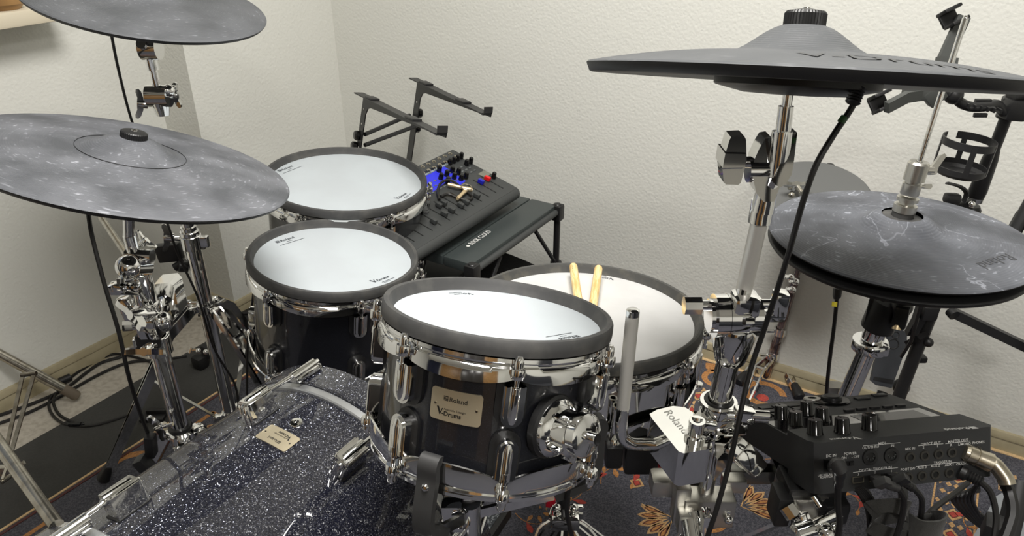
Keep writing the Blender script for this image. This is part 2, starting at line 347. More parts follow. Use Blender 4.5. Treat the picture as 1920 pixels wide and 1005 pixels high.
# window sill on the left wall; unseen window and doors added for chrome reflections
g = G(); g.box(.10, 1.4, .035, T(XL + .05, .31, .957), .006); struct('trim_1', g, mat('cream_sill', lin(214, 204, 182), .5))
g = G(); g.box(.02, 1.1, .9, T(XL + .005, .25, 1.48)); wn = struct('window_1', g, mat('window_frame_white', lin(225, 222, 214), .4))
g = G(); g.box(.006, 1.0, .8, T(XL + .018, .25, 1.48)); part('pane', g, mat('frosted_glass', lin(120, 128, 140), .08), wn)
g = G(); g.box(.86, .04, 2.0, T(-.7, YF + .02, 1.0), .004); d1 = struct('door_1', g, WALNUT)
g = G(); g.tube(smooth([(-.37, YF + .04, 1.0), (-.37, YF + .09, 1.0), (-.47, YF + .09, 1.0)], 4), .008); part('door_handle', g, BRUSH, d1)
g = G()
for s_ in (-1.15, -.25): g.box(.06, .05, 2.06, T(s_, YF + .025, 1.03), .004)
g.box(.96, .05, .06, T(-.7, YF + .025, 2.06), .004); struct('trim_2', g, WALNUT)
g = G(); g.box(.86, .035, 2.0, T(1.2, YF + .02, 1.0), .004); struct('door_2', g, WALNUT)
g = G(); g.lathe([(0, .0), (.035, 0), (.045, .012), (.046, .05), (.043, .056), (.036, .056), (.034, .02), (0, .014)], fr((XL + .052, .895, .975)), 28)
single('bowl', g, WALNUT, 'small brown wooden bowl standing on the window sill', 'bowl')
for i, (x, y, r) in enumerate(((-.30, .65, .455), (.9, -.9, .25))):  # second ring is made up to dress the added fill light
    g = G(); g.lathe([(r + .002, 2.372), (r + .03, 2.372), (r + .035, 2.4), (r + .002, 2.4)], T(x, y, 0), 48)
    single('ceiling_lamp', g, mat('lamp_ring', lin(225, 225, 222), .4), 'round white ceiling lamp ring ' + ('above the drums' if i == 0 else 'added around the fill light nearer the doors'), 'lamp')

# dark furniture added behind the camera, unseen, to deepen chrome reflections
g = G(); N = 40; vs = []
for i in range(N + 1):
    for z in (.05, 2.2): vs.append((-1.9 + .68 * i / N, YF + .10 + .03 * sin(i * 1.3), z))
g.add(vs, [(2 * i, 2 * i + 2, 2 * i + 3, 2 * i + 1) for i in range(N)]); g.add([Vector(v) + Vector((0, -.012, 0)) for v in vs], [(2 * i, 2 * i + 1, 2 * i + 3, 2 * i + 2) for i in range(N)])
single('curtain', g, mat('navy_curtain', lin(32, 36, 58), .9), 'dark navy curtain added unseen behind the camera for chrome reflections', 'curtain')
cb_ = thing('cabinet', 'tall dark brown cabinet added unseen between the wooden doors for chrome reflections', 'cabinet', (.25, YF + .2, 0))
g = G(); g.box(.90, .36, 1.9, T(.25, YF + .20, .95), .004); part('body', g, mat('dark_cabinet', lin(30, 27, 26), .35), cb_, True)
for s_ in (-1, 1): g = G(); g.box(.43, .018, 1.84, T(.25 + s_ * .22, YF + .39, .95), .003); part('door', g, mat('dark_cabinet_door', lin(36, 32, 30), .3), cb_, True)
sf = thing('sofa', 'dark grey sofa added by the right wall, unseen, for chrome reflections', 'sofa', (1.65, -.5, 0))
g = G(); g.box(.75, 1.8, .42, T(1.65, -.5, .22), .05); part('seat', g, mat('dark_sofa_fabric', lin(40, 42, 48), .9), sf, True)
g = G(); g.box(.20, 1.8, .85, T(1.97, -.5, .46), .05); part('backrest', g, mat('sofa_back_fabric', lin(38, 40, 46), .9), sf, True)

# floor coverings
g = G(); g.box(.235, 3.9, .003, T(-1.6475, -.34, .0015)); g.v = [v for v in g.v]
single('floor_mat', g, MATB, 'plain black felt strip mat between beige floor and patterned carpet', 'mat')
YC = YB - .012
rug = thing('patterned_carpet', 'navy carpet with orange and red ornaments under the drum kit', 'carpet', (0, .4, 0))
g = G(); g.box(3.58, 4.05, .005, T(.26, YC - 2.025, .0025)); part('pile', g, CNAVY, rug, True)
g = G(); g.box(.0055, 4.05, .007, T(-1.53, YC - 2.025, .0035)); g.box(3.58, .010, .007, T(.26, YC - .002, .0035)); part('border_binding', g, carpet('pale_binding', lin(226, 194, 146), lin(210, 176, 128)), rug, True)
g = G(); g.box(.006, 4.03, .0065, T(-1.519, YC - 2.025, .00325)); part('inner_border', g, CDRED, rug, True)
ZR = .0052
go, gr, gp, gm = G(), G(), G(), G()
def fl(gx, pts, dz=0): gx.flat([(p[0], p[1]) for p in pts], ZR + dz)
def dia(cx, cy, a, b, lvl=2):
    q = lambda k: [(cx - a * k, cy), (cx, cy - b * k), (cx + a * k, cy), (cx, cy + b * k)]
    fl(gp, q(1), .0002)
    if lvl > 1: fl(gm, q(.62), .0004); fl(gr, q(.48), .0006)
def line(gx, pts, wd, dz=.0002):
    for a, b in zip(pts[:-1], pts[1:]):
        a, b = Vector((a[0], a[1])), Vector((b[0], b[1])); t = (b - a).normalized(); n = Vector((-t.y, t.x)) * wd / 2; a, b = a - t * wd * .3, b + t * wd * .3
        fl(gx, [a - n, b - n, b + n, a + n], dz)
def band(x0, x1, y0, y1):
    cx = (x0 + x1) / 2; hw = (x1 - x0) / 2; y = y0; k = 0
    line(gp, [(x0, y0), (x0, y1)], .004); line(gp, [(x1, y0), (x1, y1)], .004)
    while y < y1:
        dia(cx, y, hw * .42, .021)
        for s_ in (-1, 1):
            dia(cx + s_ * hw * .62, y + .004, hw * .16, .009, 1); dia(cx + s_ * hw * .38, y + .033, hw * .16, .009, 1)
            dia(cx + s_ * hw * .8, y + .033, hw * .12, .008, 1)
        dia(cx, y + .033, hw * .17, .010, 1); y += .066
def leaf(gx, p, ang, L, wd, dz=.0002):
    c, s_ = cos(ang), sin(ang); n = 8; o = []
    for i in range(n + 1): t = i / n; o.append((t * L, wd * sin(pi * t ** 1.4) * .5))
    for i in range(n - 1, 0, -1): t = i / n; o.append((t * L, -wd * sin(pi * t ** 1.4) * .5))
    fl(gx, [(p[0] + a * c - b * s_, p[1] + a * s_ + b * c) for a, b in o], dz)
def palmette(px, py, ang, L):
    for k in range(-2, 3):
        a = ang + k * .36; l_ = L * (1 - .05 * abs(k)); st = (px + cos(a) * L * .16, py + sin(a) * L * .16)
        leaf(gp, st, a, l_ * .95, l_ * .30, .0002); leaf(gm, (st[0] + cos(a) * L * .2, st[1] + sin(a) * L * .2), a, l_ * .62, l_ * .17, .0004)
        leaf(go, (st[0] + cos(a) * L * .3, st[1] + sin(a) * L * .3), a, l_ * .45, l_ * .10, .0006)
    for s_ in (-1, 1): line(gp, [(px, py), (px + cos(ang + s_ * .8) * L * 1.0, py + sin(ang + s_ * .8) * L * 1.0)], .003)
def ring(gx, cx, cy, r, wd, a0=0, a1=2 * pi, dz=.0002):
    n = 28
    for i in range(n):
        a, b = a0 + (a1 - a0) * i / n, a0 + (a1 - a0) * (i + 1) / n
        fl(gx, [(cx + (r - wd / 2) * cos(a), cy + (r - wd / 2) * sin(a)), (cx + (r + wd / 2) * cos(a), cy + (r + wd / 2) * sin(a)), (cx + (r + wd / 2) * cos(b), cy + (r + wd / 2) * sin(b)), (cx + (r - wd / 2) * cos(b), cy + (r - wd / 2) * sin(b))], dz)
def vine(p, ang, L, k=1):
    pts = []; x, y = p; a = ang
    for i in range(14):
        pts.append((x, y)); a += k * (.16 + .02 * i); x += cos(a) * L / 14; y += sin(a) * L / 14
    line(go, pts, .0022)
    for i in (3, 6, 9, 13):
        leaf(gr if i % 2 else go, pts[min(i, 13)], ang + i * .35 - k * 1.1, .034, .013, .0004); leaf(go, pts[min(i, 13)], ang + i * .3 + k * 1.2, .024, .009, .0003)
band(.155, .240, .2, 1.68); fl(gp, [(.15, 1.68), (.18, 1.72), (.183, 1.717), (.155, 1.678)])
line(gp, [(.155, 1.62), (.13, 1.65)], .004)
band(-.475, -.36, 1.50, 1.66)
for P in ((-.32, 1.19, pi * 1.25), (-.205, 1.30, pi * .25), (.28, 1.66, pi * .25), (.02, 1.19, pi * 1.75), (-.45, 1.05, pi * 1.2), (-.60, 1.18, pi * .7)): palmette(P[0], P[1], P[2], .075)
ring(go, -.262, 1.235, .045, .010); leaf(gr, (-.275, 1.24), .6, .04, .02, .0004)
for a in range(6): leaf(gp, (-.262, 1.235), a * pi / 3, .036, .010, .0004)
ring(go, -.27, 1.735, .048, .018, .3, 5.2); fl(gr, [(-.27 + .016 * cos(a * pi / 6), 1.715 + .016 * sin(a * pi / 6)) for a in range(12)], .0004)
ring(go, -.40, 1.735, .035, .016, 0, pi * 1.5); ring(go, .02, 1.74, .05, .02)
dia(-.168, 1.205, .022, .022); dia(-.43, 1.245, .018, .018); dia(-.30, 1.10, .02, .02)
for x, y, a, k in ((-.56, 1.10, .3, 1), (-.50, 1.20, 2.2, -1), (-.44, 1.32, .9, 1), (-.56, 1.28, 3.6, 1), (-.20, 1.48, .5, 1), (-.05, 1.40, 2.0, -1), (-.62, 1.02, -.6, 1), (-.66, 1.16, 1.2, 1), (.05, 1.30, .4, -1), (-.08, 1.62, 2.8, 1), (-.40, 1.42, 5.4, 1), (-.50, .98, 5.2, -1), (.30, 1.5, 1.6, 1), (-.52, 1.42, 1.2, -1)):
    vine((x, y), a, .16, k)
for i in range(9): fl(go, [(-.43 + .09 * cos(t) * (1 + .25 * cos(5 * t)) * .25 - .0 + (i % 3) * .0, 1.80 - i * .0 - .02 + .02 * sin(t)) for t in [0, .8, 1.7, 2.5, 3.3, 4.1, 5.0, 5.7]], .0002 + i * 1e-5) if i == 0 else None
# ornaments along the left border
for k in range(-3, 4):
    y = .66 + k * .42
    ring(go, -1.46, y, .055, .020, -.6, pi * 1.15); line(go, [(-1.40, y + .24), (-1.47, y + .24), (-1.47, y + .16), (-1.41, y + .16)], .012); dia(-1.425, y + .2, .016, .016)
    leaf(gr, (-1.47, y + .01), .3, .05, .02, .0004)
for nm, gx, mm in (('orange_ornament', go, CORAN), ('peach_ornament', gp, CPEACH), ('red_ornament', gr, CRED), ('maroon_ornament', gm, CDRED)): part(nm, gx, mm, rug, True, kind='stuff')

# ------------------------------------------------------------------ drum hardware shared meshes
def lug_mesh():
    g = G(); o = []
    w_, h_ = .021, .040
    o = [(-w_ / 2, h_ / 2), (-w_ / 2, -h_ / 2 + w_ / 2)] + [(w_ / 2 * cos(pi + pi * i / 8), -h_ / 2 + w_ / 2 + w_ / 2 * sin(pi + pi * i / 8)) for i in range(1, 9)] + [(w_ / 2, h_ / 2)]
    # local: x tangent, y along drum axis (+ = open end), z outwards
    g.prism(o, 0, .014); k = .80
    g.prism([(x * k, y * .94 + .0012) for x, y in o], .0, .0165)
    g.tube([(0, h_ / 2 + .001, .0135), (0, -h_ / 2 + .012, .0135), (0, -h_ / 2 + .006, .0125), (0, -h_ / 2 + .0025, .009)], [.0058, .0058, .0048, .002], 14)
    for s_ in (-1, 1): g.tube([(s_ * .0068, h_ / 2, .0145), (s_ * .0068, -h_ / 2 + .012, .0145), (s_ * .0058, -h_ / 2 + .006, .012)], [.0019, .0019, .0014], 8)
    return mesh('lug', g, CHROME, 40)
def gasket_mesh():
    g = G(); w_, h_ = .030, .052
    o = [(-w_ / 2, h_ / 2)] + [(w_ / 2 * cos(pi + pi * i / 8), -h_ / 2 + w_ / 2 + w_ / 2 * sin(pi + pi * i / 8)) for i in range(0, 9)] + [(w_ / 2, h_ / 2)]
    g.prism(o, -.006, .0025); return mesh('lug_gasket', g, BLACK, 40)
LUG, GASK = lug_mesh(), gasket_mesh()
def rod_mesh(L):   # z axis: head at z=0 top, threaded rod down to -L
    g = G(); g.lathe([(0, .010), (.0028, .0095), (.0045, .007), (.005, .003), (.005, -.003), (.0075, -.0035), (.0078, -.0055), (.006, -.007), (.0029, -.0075), (.0029, -L * .6), (.0026, -L * .6), (.0026, -L + .006), (.0042, -L + .006), (.0042, -L), (0, -L)], None, 14)
    return mesh('tension_rod', g, CHROME, 40)
def wing_mesh():
    g = G(); g.lathe([(0, .012), (.005, .012), (.0062, .009), (.0075, 0), (.0075, -.004), (0, -.004)], None, 16)
    wing = [(.003, -.004), (.010, -.0035), (.021, .0), (.025, .004), (.024, .008), (.019, .0085), (.010, .0055), (.004, .006)]
    for s_ in (1, -1): g.prism([(s_ * x, y) for x, y in wing], -.0032, .0032, T(0, 0, .006) @ Rx(pi / 2))
    g.rod((0, 0, -.004), (0, 0, -.018), .003, 10); return mesh('wing_nut', g, CHROME, 45)
WING = wing_mesh()
def wing(parent, p, axis, x=(1, 0, 0), k=1.0, name='wing_nut'):
    return inst(name, WING, parent, ROOTM[parent.name].inverted() @ fr(p, axis, x) @ S(k))

def logo(g, M, size, mirror=False):     # maker's block logo and name
    h = size
    for i in range(4):
        if i != 2: g.flat([(-h * .95 + .0, i * h * .2), (-h * .2, i * h * .2), (-h * .2, i * h * .2 + h * .13), (-h * .95, i * h * .2 + h * .13)], 0, M)
    g.flat([(-h * .95, .4 * h), (-h * .62, .4 * h), (-h * .62, .53 * h), (-h * .95, .53 * h)], 0, M); g.flat([(-h * .5, .4 * h), (-h * .2, .4 * h), (-h * .2, .53 * h), (-h * .5, .53 * h)], 0, M)
    vs, fs, wd = text('Roland', size, .012, 'LEFT'); g.add(vs, fs, M); return wd
def vdrums(g, M, size, ad=False):
    g.flat([(0, size * 1.0), (size * .28, size * 1.0), (size * .52, size * .35), (size * .72, size * .85), (size * .86, size * .9), (size * .52, 0), (size * .42, 0)], 0, M)
    vs, fs, wd = text('-Drums', size * .8, .03, 'LEFT'); g.add(vs, fs, M @ T(size * .72, 0, 0))
    if ad:
        v2, f2, w2 = text('Acoustic Design', size * .42, .004, 'LEFT'); g.add(v2, f2, M @ T(size * .95, size * .70, 0))
    return size * .72 + wd

def drum(name, label, c, n, R, depth, nl, a0, bottom=True, shell=SHELL, rubber=RUBBER, head=HEAD, lugs='short', Rsh=None, lower_gap=.031, x=(1, 0, 0)):
    M = fr(c, n, x); t = thing(name, label, 'drum', M)
    Rs = Rsh or (R - .006)
    g = G(); g.lathe([(Rs - .006, -.034), (Rs, -.036), (Rs, -depth + .014), (Rs - .006, -depth + .012)], None, 96); part('shell', g, shell, t)
    g = G(); g.lathe([(R - .011, -.0185), (R - .0085, -.0155), (R - .0055, -.0065), (R - .003, -.0012), (R, 0), (R + .003, -.0012), (R + .0048, -.0045), (R + .0052, -.013), (R + .0048, -.0185), (R + .001, -.0198), (R - .012, -.0198)], None, 96); part('rim_cover', g, rubber, t)
    g = G(); g.lathe([(0, -.0158), (R * .6, -.0158), (R - .0072, -.0158)], None, 96); hd = part('head', g, head, t)
    # chrome hoop with scalloped lower edge and ears
    def hoop(zt, sgn, nm='hoop', A=.012):
        g = G(); N = 192; rows = []
        for i in range(N):
            a = 2 * pi * i / N; ph = (a - a0) * nl / (2 * pi); s_ = abs(sin(pi * ph)) ** .38
            zs = [(R - .004, 0), (R + .004, .0), (R + .0045, -.004), (R + .0022, -.0052), (R + .0015, -.0085), (R + .0045 + .004 * (1 - s_), -.0098), (R + .007, -.014 - .0015 * s_), (R + .0072, -.016 - A * s_), (R + .005, -.0165 - A * s_), (R + .0005, -.014)]
            rows.append([(r * cos(a), r * sin(a), zt + sgn * z) for r, z in zs])
        k = len(rows[0]); vs = [v for r_ in rows for v in r_]
        g.add(vs, [(i * k + j, ((i + 1) % N) * k + j, ((i + 1) % N) * k + j + 1, i * k + j + 1) for i in range(N) for j in range(k - 1)])
        for j in range(nl):
            a = a0 + 2 * pi * j / nl; g.lathe([(.0, 0), (.0075, 0), (.0078, -.002), (.0078, -.008), (.0068, -.0105), (0, -.0105)], Matrix.Translation((cos(a) * (R + .0125), sin(a) * (R + .0125), zt - sgn * .0065 + (0 if sgn > 0 else -.0))) @ (Matrix() if sgn > 0 else Rx(pi)), 16)
        return part(nm, g, CHROME, t, ang=50)
    hoop(-.0205, 1)
    if bottom: hoop(-depth - .002, -1, 'hoop', .021)
    Lr = lower_gap; rm = rod_mesh(Lr); rs = rod_mesh(.034)
    for j in range(nl):
        a = a0 + 2 * pi * j / nl; B = Rz(a) @ T(R + .0125, 0, 0)
        inst('tension_rod', rm, t, B @ T(0, 0, -.023))
        if lugs == 'short':
            L0 = Rz(a) @ T(Rs, 0, 0) @ Matrix(((0, 0, 1, 0), (1, 0, 0, 0), (0, 1, 0, 0), (0, 0, 0, 1)))
            l = inst('lug', LUG, t, T(0, 0, -.023 - Lr - .016) @ L0 @ S(1.13)); inst('lug_gasket', GASK, l, T(0, .002, 0))
            if bottom:
                l = inst('lug', LUG, t, T(0, 0, -depth + .050) @ L0 @ Rz(pi) @ S(1.13)); inst('lug_gasket', GASK, l, T(0, .002, 0)); inst('tension_rod', rs, t, B @ T(0, 0, -depth + .002) @ Rx(pi))
        else:   # tube lugs of the chrome snare
            g = G(); g.lathe([(0.0045, -.066), (.0075, -.066), (.008, -.068), (.008, -depth + .012), (.006, -depth + .008), (0, -depth + .008)], Rz(a) @ T(Rs + .010, 0, 0), 18)
            g.box(.010, .012, .012, Rz(a) @ T(Rs + .003, 0, -.082), .002); g.box(.010, .012, .012, Rz(a) @ T(Rs + .003, 0, -depth + .028), .002); part('lug', g, CHROME, t)
    return t, hd, M, Rs
def onhead(M, px, z=-.0154):
    c = M @ Vector((0, 0, z)); n = M.to_3x3() @ Vector((0, 0, 1)); return onpl(px[0], px[1], c, n), n
def head_print(hd, M, kind, pa, pb, size):
    """kind printed with its baseline running from pixel pa towards pb"""
    A, n = onhead(M, pa); B, _ = onhead(M, pb); Fm = M.inverted() @ fr(A, n, B - A); g = G(); L = (B - A).length
    if kind == 'R':
        logo(g, Fm @ T(size * 1.0, 0, 0), size)
        g.flat([(size * 1.6, -size * .42), (size * 2.9, -size * .42), (size * 2.9, -size * .52), (size * 1.6, -size * .52)], 0, Fm)
        g.flat([(-size * .1, -size * 1.0), (size * 4.9, -size * 1.0), (size * 4.9, -size * 1.12), (-size * .1, -size * 1.12)], 0, Fm)
    else:
        vdrums(g, Fm, size)
        g.flat([(size * 1.2, -size * .5), (size * 3.6, -size * .5), (size * 3.6, -size * .62), (size * 1.2, -size * .62)], 0, Fm); g.flat([(size * 1.2, -size * .8), (size * 2.6, -size * .8), (size * 2.6, -size * .88), (size * 1.2, -size * .88)], 0, Fm)
    return part('lettering', g, PRINT, hd)
def badge(t, M, Rs, ang, h, w_=.062, hh=.0385, flip=False, name='badge'):
    """brushed plate wrapped on the shell at angle ang, height h"""
    def wrap(v, off): a = ang + v.x / Rs; return Vector(((Rs + off) * cos(a), (Rs + off) * sin(a), h + v.y))
    g = G(); N = 10; pl = rrect(w_, hh, .004)
    g.prism(pl, 0, .0012); g2 = G(); o = rrect(w_, hh, .004, 4); rows = []
    # strips across for curvature
    xs = sorted(set([round(p[0], 6) for p in o] + [(-w_ / 2 + .004) + (w_ - .008) * i / N for i in range(N + 1)]))
    def ext(x):
        r = .004; dx = abs(x) - (w_ / 2 - r); return hh / 2 - (r - math.sqrt(max(0, r * r - dx * dx)) if dx > 0 else 0)
    vs = []
    for x in xs:
        e = ext(x); vs += [wrap(Vector((x, y, 0)), of) for y, of in ((-e, .0), (-e, .0012), (e, .0012), (e, .0))]
    g = G(); g.add(vs, [(4 * i + k, 4 * i + k + 1, 4 * i + 5 + k, 4 * i + 4 + k) for i in range(len(xs) - 1) for k in range(3)]); b = part(name, g, BADGE, t)
    for s_ in (-1, 1):
        p = wrap(Vector((s_ * (w_ / 2 - .0055), 0, 0)), .0012); nrm = Vector((p.x, p.y, 0)); g = G(); g.lathe([(.0016, 0), (.0014, .0006), (0, .0008)], fr(p, nrm), 10); part('rivet', g, STEEL, b)
    K = (hh / .0385); g = G(); q = G(); logo(q, T(-.0075 * K, .0055 * K, 0), .0078 * K); vdrums(q, T(-.0225 * K, -.0125 * K, 0), .0095 * K, True)
    if flip: q.v = [Vector((-v.x, -v.y, 0)) for v in q.v]
    g.v = [wrap(v, .00145) for v in q.v]; g.f = q.f; part('lettering', g, BADGEP, b); return b

# ------------------------------------------------------------------ the toms and the snare
def nrm(*v): return Vector(v).normalized()
C10, N10 = Vector((-.413, .640, .796)), nrm(-.043, .296, .954)
C12, N12 = Vector((-.957, .905, .607)), nrm(.09, .079, .993)
C14, N14 = Vector((-1.165, 1.165, .635)), nrm(.097, .022, .995)
CSN, NSN = Vector((-.441, .938, .633)), nrm(-.016, .1, .995)
tom10, hd10, M10, RS10 = drum('tom_drum', 'small dark tom with a name badge in the front centre, white head tilted', C10, N10, .132, .178, 7, radians(-49.5))
badge(tom10, M10, RS10, radians(-75.3), -.084, .057, .0355)
head_print(hd10, M10, 'V', (882, 549), (805, 554), .0085); head_print(hd10, M10, 'R', (1082, 628), (1000, 642), .0085)
tom12, hd12, M12, RS12 = drum('tom_drum', 'dark tom with white head behind the bass drum, left of the badged tom', C12, N12, .155, .215, 6, radians(-30))
head_print(hd12, M12, 'R', (519, 456), (587, 435), .0115); head_print(hd12, M12, 'V', (700, 531), (746, 513), .0125)
tom14, hd14, M14, RS14 = drum('floor_tom_drum', 'rearmost dark floor tom with white head, beside the mixer', C14, N14, .18, .32, 6, radians(-17.6), x=(1, 0, 0))
head_print(hd14, M14, 'R', (524, 322), (570, 304), .012); head_print(hd14, M14, 'V', (746, 374), (772, 357), .012)
snare, hdsn, MSN, RSSN = drum('snare_drum', 'chrome snare drum with cream white head and two sticks on top', CSN, NSN, .183, .135, 10, radians(-12), shell=CHROME, rubber=DUSTY, head=HEAD_OLD, lugs='tube')
head_print(hdsn, MSN, 'V', (1150, 521), (1085, 517), .010)
g = G(); g.lathe([(RSSN - .02, -.142), (RSSN + .003, -.142), (RSSN + .004, -.135), (RSSN + .004, -.118), (RSSN, -.116)], None, 64); part('bottom_cap', g, BLACK, snare)
# legs of the floor tom
for a in (-100, 20, 140):
    g = G(); a = radians(a); c_ = Vector((cos(a), sin(a), 0)) * (RS14 + .016)
    g.rod(c_ + Vector((0, 0, -.18)), c_ + Vector((0, 0, -.62)), .0052, 12); lg = part('leg', g, CHROME, tom14)
    g = G(); g.lathe([(0, -.632), (.012, -.632), (.014, -.626), (.010, -.59), (.006, -.59)], T(*c_), 14); part('rubber_foot', g, BLACK, lg)
    g = G(); g.box(.024, .03, .05, Rz(a) @ T(RS14 + .010, 0, -.20), .004); part('leg_bracket', g, CHROME, tom14)
# mount flange on the badged tom (right side), ball clamp and stick plug
fa = radians(-25.6); fo = M10 @ Vector(((RS10) * cos(fa), RS10 * sin(fa), -.100)); fz = M10.to_3x3() @ Vector((cos(fa), sin(fa), 0)); fz = (fz + RT * .35).normalized()
FM = fr(fo, fz, (0, 0, 1))
g = G(); g.lathe([(0, -.004), (.036, -.004), (.036, .004), (.033, .006), (0, .006)], FM, 40); part('mount_gasket', g, BLACK, tom10, True)
g = G(); g.lathe([(0, .004), (.0325, .004), (.0325, .010), (.028, .015), (.026, .016), (.0245, .017), (.0245, .034), (.021, .038), (.0, .039)], FM, 48)
for k in range(5):
    a = 2 * pi * k / 5 + .4; g.box(.012, .006, .018, FM @ Rz(a) @ T(.0245, 0, .026), .0015)
part('mount_flange', g, CHROME, tom10, True)
g = G(); g.lathe([(0, .036), (.022, .036), (.0235, .038), (.0235, .048), (.021, .050), (.006, .051), (.006, .062), (0, .062)], FM @ Ry(.12), 40); part('clamp_disc', g, CHROME, tom10, True)
g = G(); p0 = at(1103, 790, .94); g.box(.040, .014, .012, fr(p0, (0, 0, 1), RT), .003); g.box(.024, .018, .014, fr(at(1080, 800, .925), (0.2, -.3, 1), RT), .003)
g.rod(at(1098, 800, .935), at(1096, 830, .935), .007, 14); g.rod(at(1096, 828, .935), at(1095, 858, .94), .0028, 10); part('clamp_screw', g, CHROME, tom10, True)
def jackplug(t, p, d1, name='jack_plug'):
    g = G(); p = Vector(p); d1 = Vector(d1).normalized()
    g.box(.016, .016, .020, fr(p, d1), .003); g.rod(p + RT * -.002, p + RT * -.022, .0058, 12)
    pts = [p + d1 * (.008 + i * .0022) for i in range(14)]; g.tube(pts, [.0052 if i % 2 else .0038 for i in range(14)], 10); return part(name, g, BLACK, t, True)
jackplug(tom10, at(1108, 700, .935), -Vector((0, 0, 1)) + FW * .05)
def jackbox(t, M, Rs, a, h):
    g = G(); g.box(.012, .045, .034, Rz(a) @ T(Rs + .002, 0, h), .004); part('jack_box', g, BLACK, t)
jackbox(tom10, M10, RS10, radians(0), -.062)
# knurled L rod that carries the tom
lr = thing('tom_holder_rod', 'knurled chrome L shaped rod standing upright in front of the snare', 'rod', at(1180, 825, .93))
g = G(); a_, b_ = at(1186, 592, .86), at(1168, 765, .905); g.rod(a_ + (a_ - b_) * .0, b_, .0079, 24); kn = part('knurled_grip', g, KNURL, lr, True)
nt = KNURL.node_tree; b = nt.nodes['Principled BSDF']; tc = nt.nodes.new('ShaderNodeTexCoord'); mp = nt.nodes.new('ShaderNodeMapping'); mp.inputs['Rotation'].default_value = (.78, .78, .5)
ck = nt.nodes.new('ShaderNodeTexChecker'); ck.inputs['Scale'].default_value = 1100; bp = nt.nodes.new('ShaderNodeBump'); bp.inputs['Strength'].default_value = .25; bp.inputs['Distance'].default_value = .0003
for a, c in ((tc.outputs['Object'], mp.inputs[0]), (mp.outputs[0], ck.inputs[0]), (ck.outputs['Fac'], bp.inputs['Height']), (bp.outputs['Normal'], b.inputs['Normal'])): nt.links.new(a, c)
g = G(); u = (a_ - b_).normalized(); g.tube([a_ - u * .001, a_ + u * .007, a_ + u * .009], [.0079, .0079, .005], 20); part('end_cap', g, CHROME, lr, True)
g = G(); cpts = smooth([b_ + u * .002, at(1165, 795, .912), at(1167, 818, .92), at(1182, 831, .925), at(1210, 833, .935), at(1250, 833, .955)], 5); g.tube(cpts, .0078, 20); part('bent_rod', g, CHROME, lr, True)

# drumsticks resting on the snare
for k, (pa, pb, zz) in enumerate((((1075, 500), (1088, 590), 0), ((1122, 504), (1108, 600), 0))):
    nn = MSN.to_3x3() @ Vector((0, 0, 1)); cc = MSN @ Vector((0, 0, .0085)); A = onpl(*pa, cc, nn); cc2 = MSN @ Vector((0, 0, -.004)); B = onpl(*pb, cc2, nn); d = (B - A).normalized(); L = .30
    M = fr(A, d, (0, 0, 1)); g = G(); g.lathe([(0, -.008), (.004, -.0068), (.0064, -.003), (.0073, .002), (.0073, L * .7), (.0045, L * .95), (.0042, L)], None, 20)
    g.lathe([(.0042, L), (.0055, L + .004), (.0055, L + .010), (.003, L + .014), (0, L + .014)], None, 16)
    o = put('drumstick', mesh('drumstick', g, MAPLE), None, M); o['label'] = ['left', 'right'][k] + ' pale maple drumstick lying on the snare head, ' + ['darkly stamped butt end', 'plain butt end']['' == 'x' or k == 1]; o['category'] = 'drumstick'; ROOTM[o.name] = M
    if k == 0:
        g = G(); pm = fr(M @ Vector((0, 0, .012)) - FW * .0, -FW, d); 
        for i in range(3): g.ball(.0007, fr(M @ (Vector((.0071 * cos(a_x), .0071 * sin(a_x), .010 + i * .005)) if (a_x := 0.4) else Vector())), 6)
        part('stamp', g, BADGEP, o, True)

# ------------------------------------------------------------------ bass drum
KX, KZ, KR = -.701, .306, .252
KM = fr((KX, .45, KZ), (0, 1, 0), (1, 0, 0))     # local z = world +Y ; local x = world X ; local y = -world Z
kick = thing('bass_drum', 'large sparkling dark blue bass drum lying on its side, front left', 'drum', KM)
g = G(); g.lathe([(KR - .01, -.165), (KR, -.165), (KR, .155), (KR - .01, .155)], None, 160); part('shell', g, SPARK, kick)
for nm, z0, s_ in (('hoop_ring', .155, 1), ('hoop_ring', -.165, -1)):
    g = G(); g.lathe([(KR - .01, z0), (KR + .004, z0), (KR + .0058, z0 + s_ * .002), (KR + .0058, z0 + s_ * .013), (KR, z0 + s_ * .015)], None, 160); part(nm, g, mat('satin_grey_metal', lin(196, 198, 200), .32, .85), kick)
    g = G(); za, zb = z0 + s_ * .014, z0 + s_ * .062; g.lathe([(KR - .012, za), (KR + .008, za), (KR + .0105, za + s_ * .002), (KR + .0105, zb - s_ * .002), (KR + .008, zb), (KR - .008, zb), (KR - .012, za)], None, 160); part('hoop', g, SPARK, kick)
    g = G(); g.lathe([(0, zb - s_ * .028), (KR - .009, zb - s_ * .028)], None, 64); part('head', g, mat('black_bass_head', lin(24, 24, 26), .6), kick)
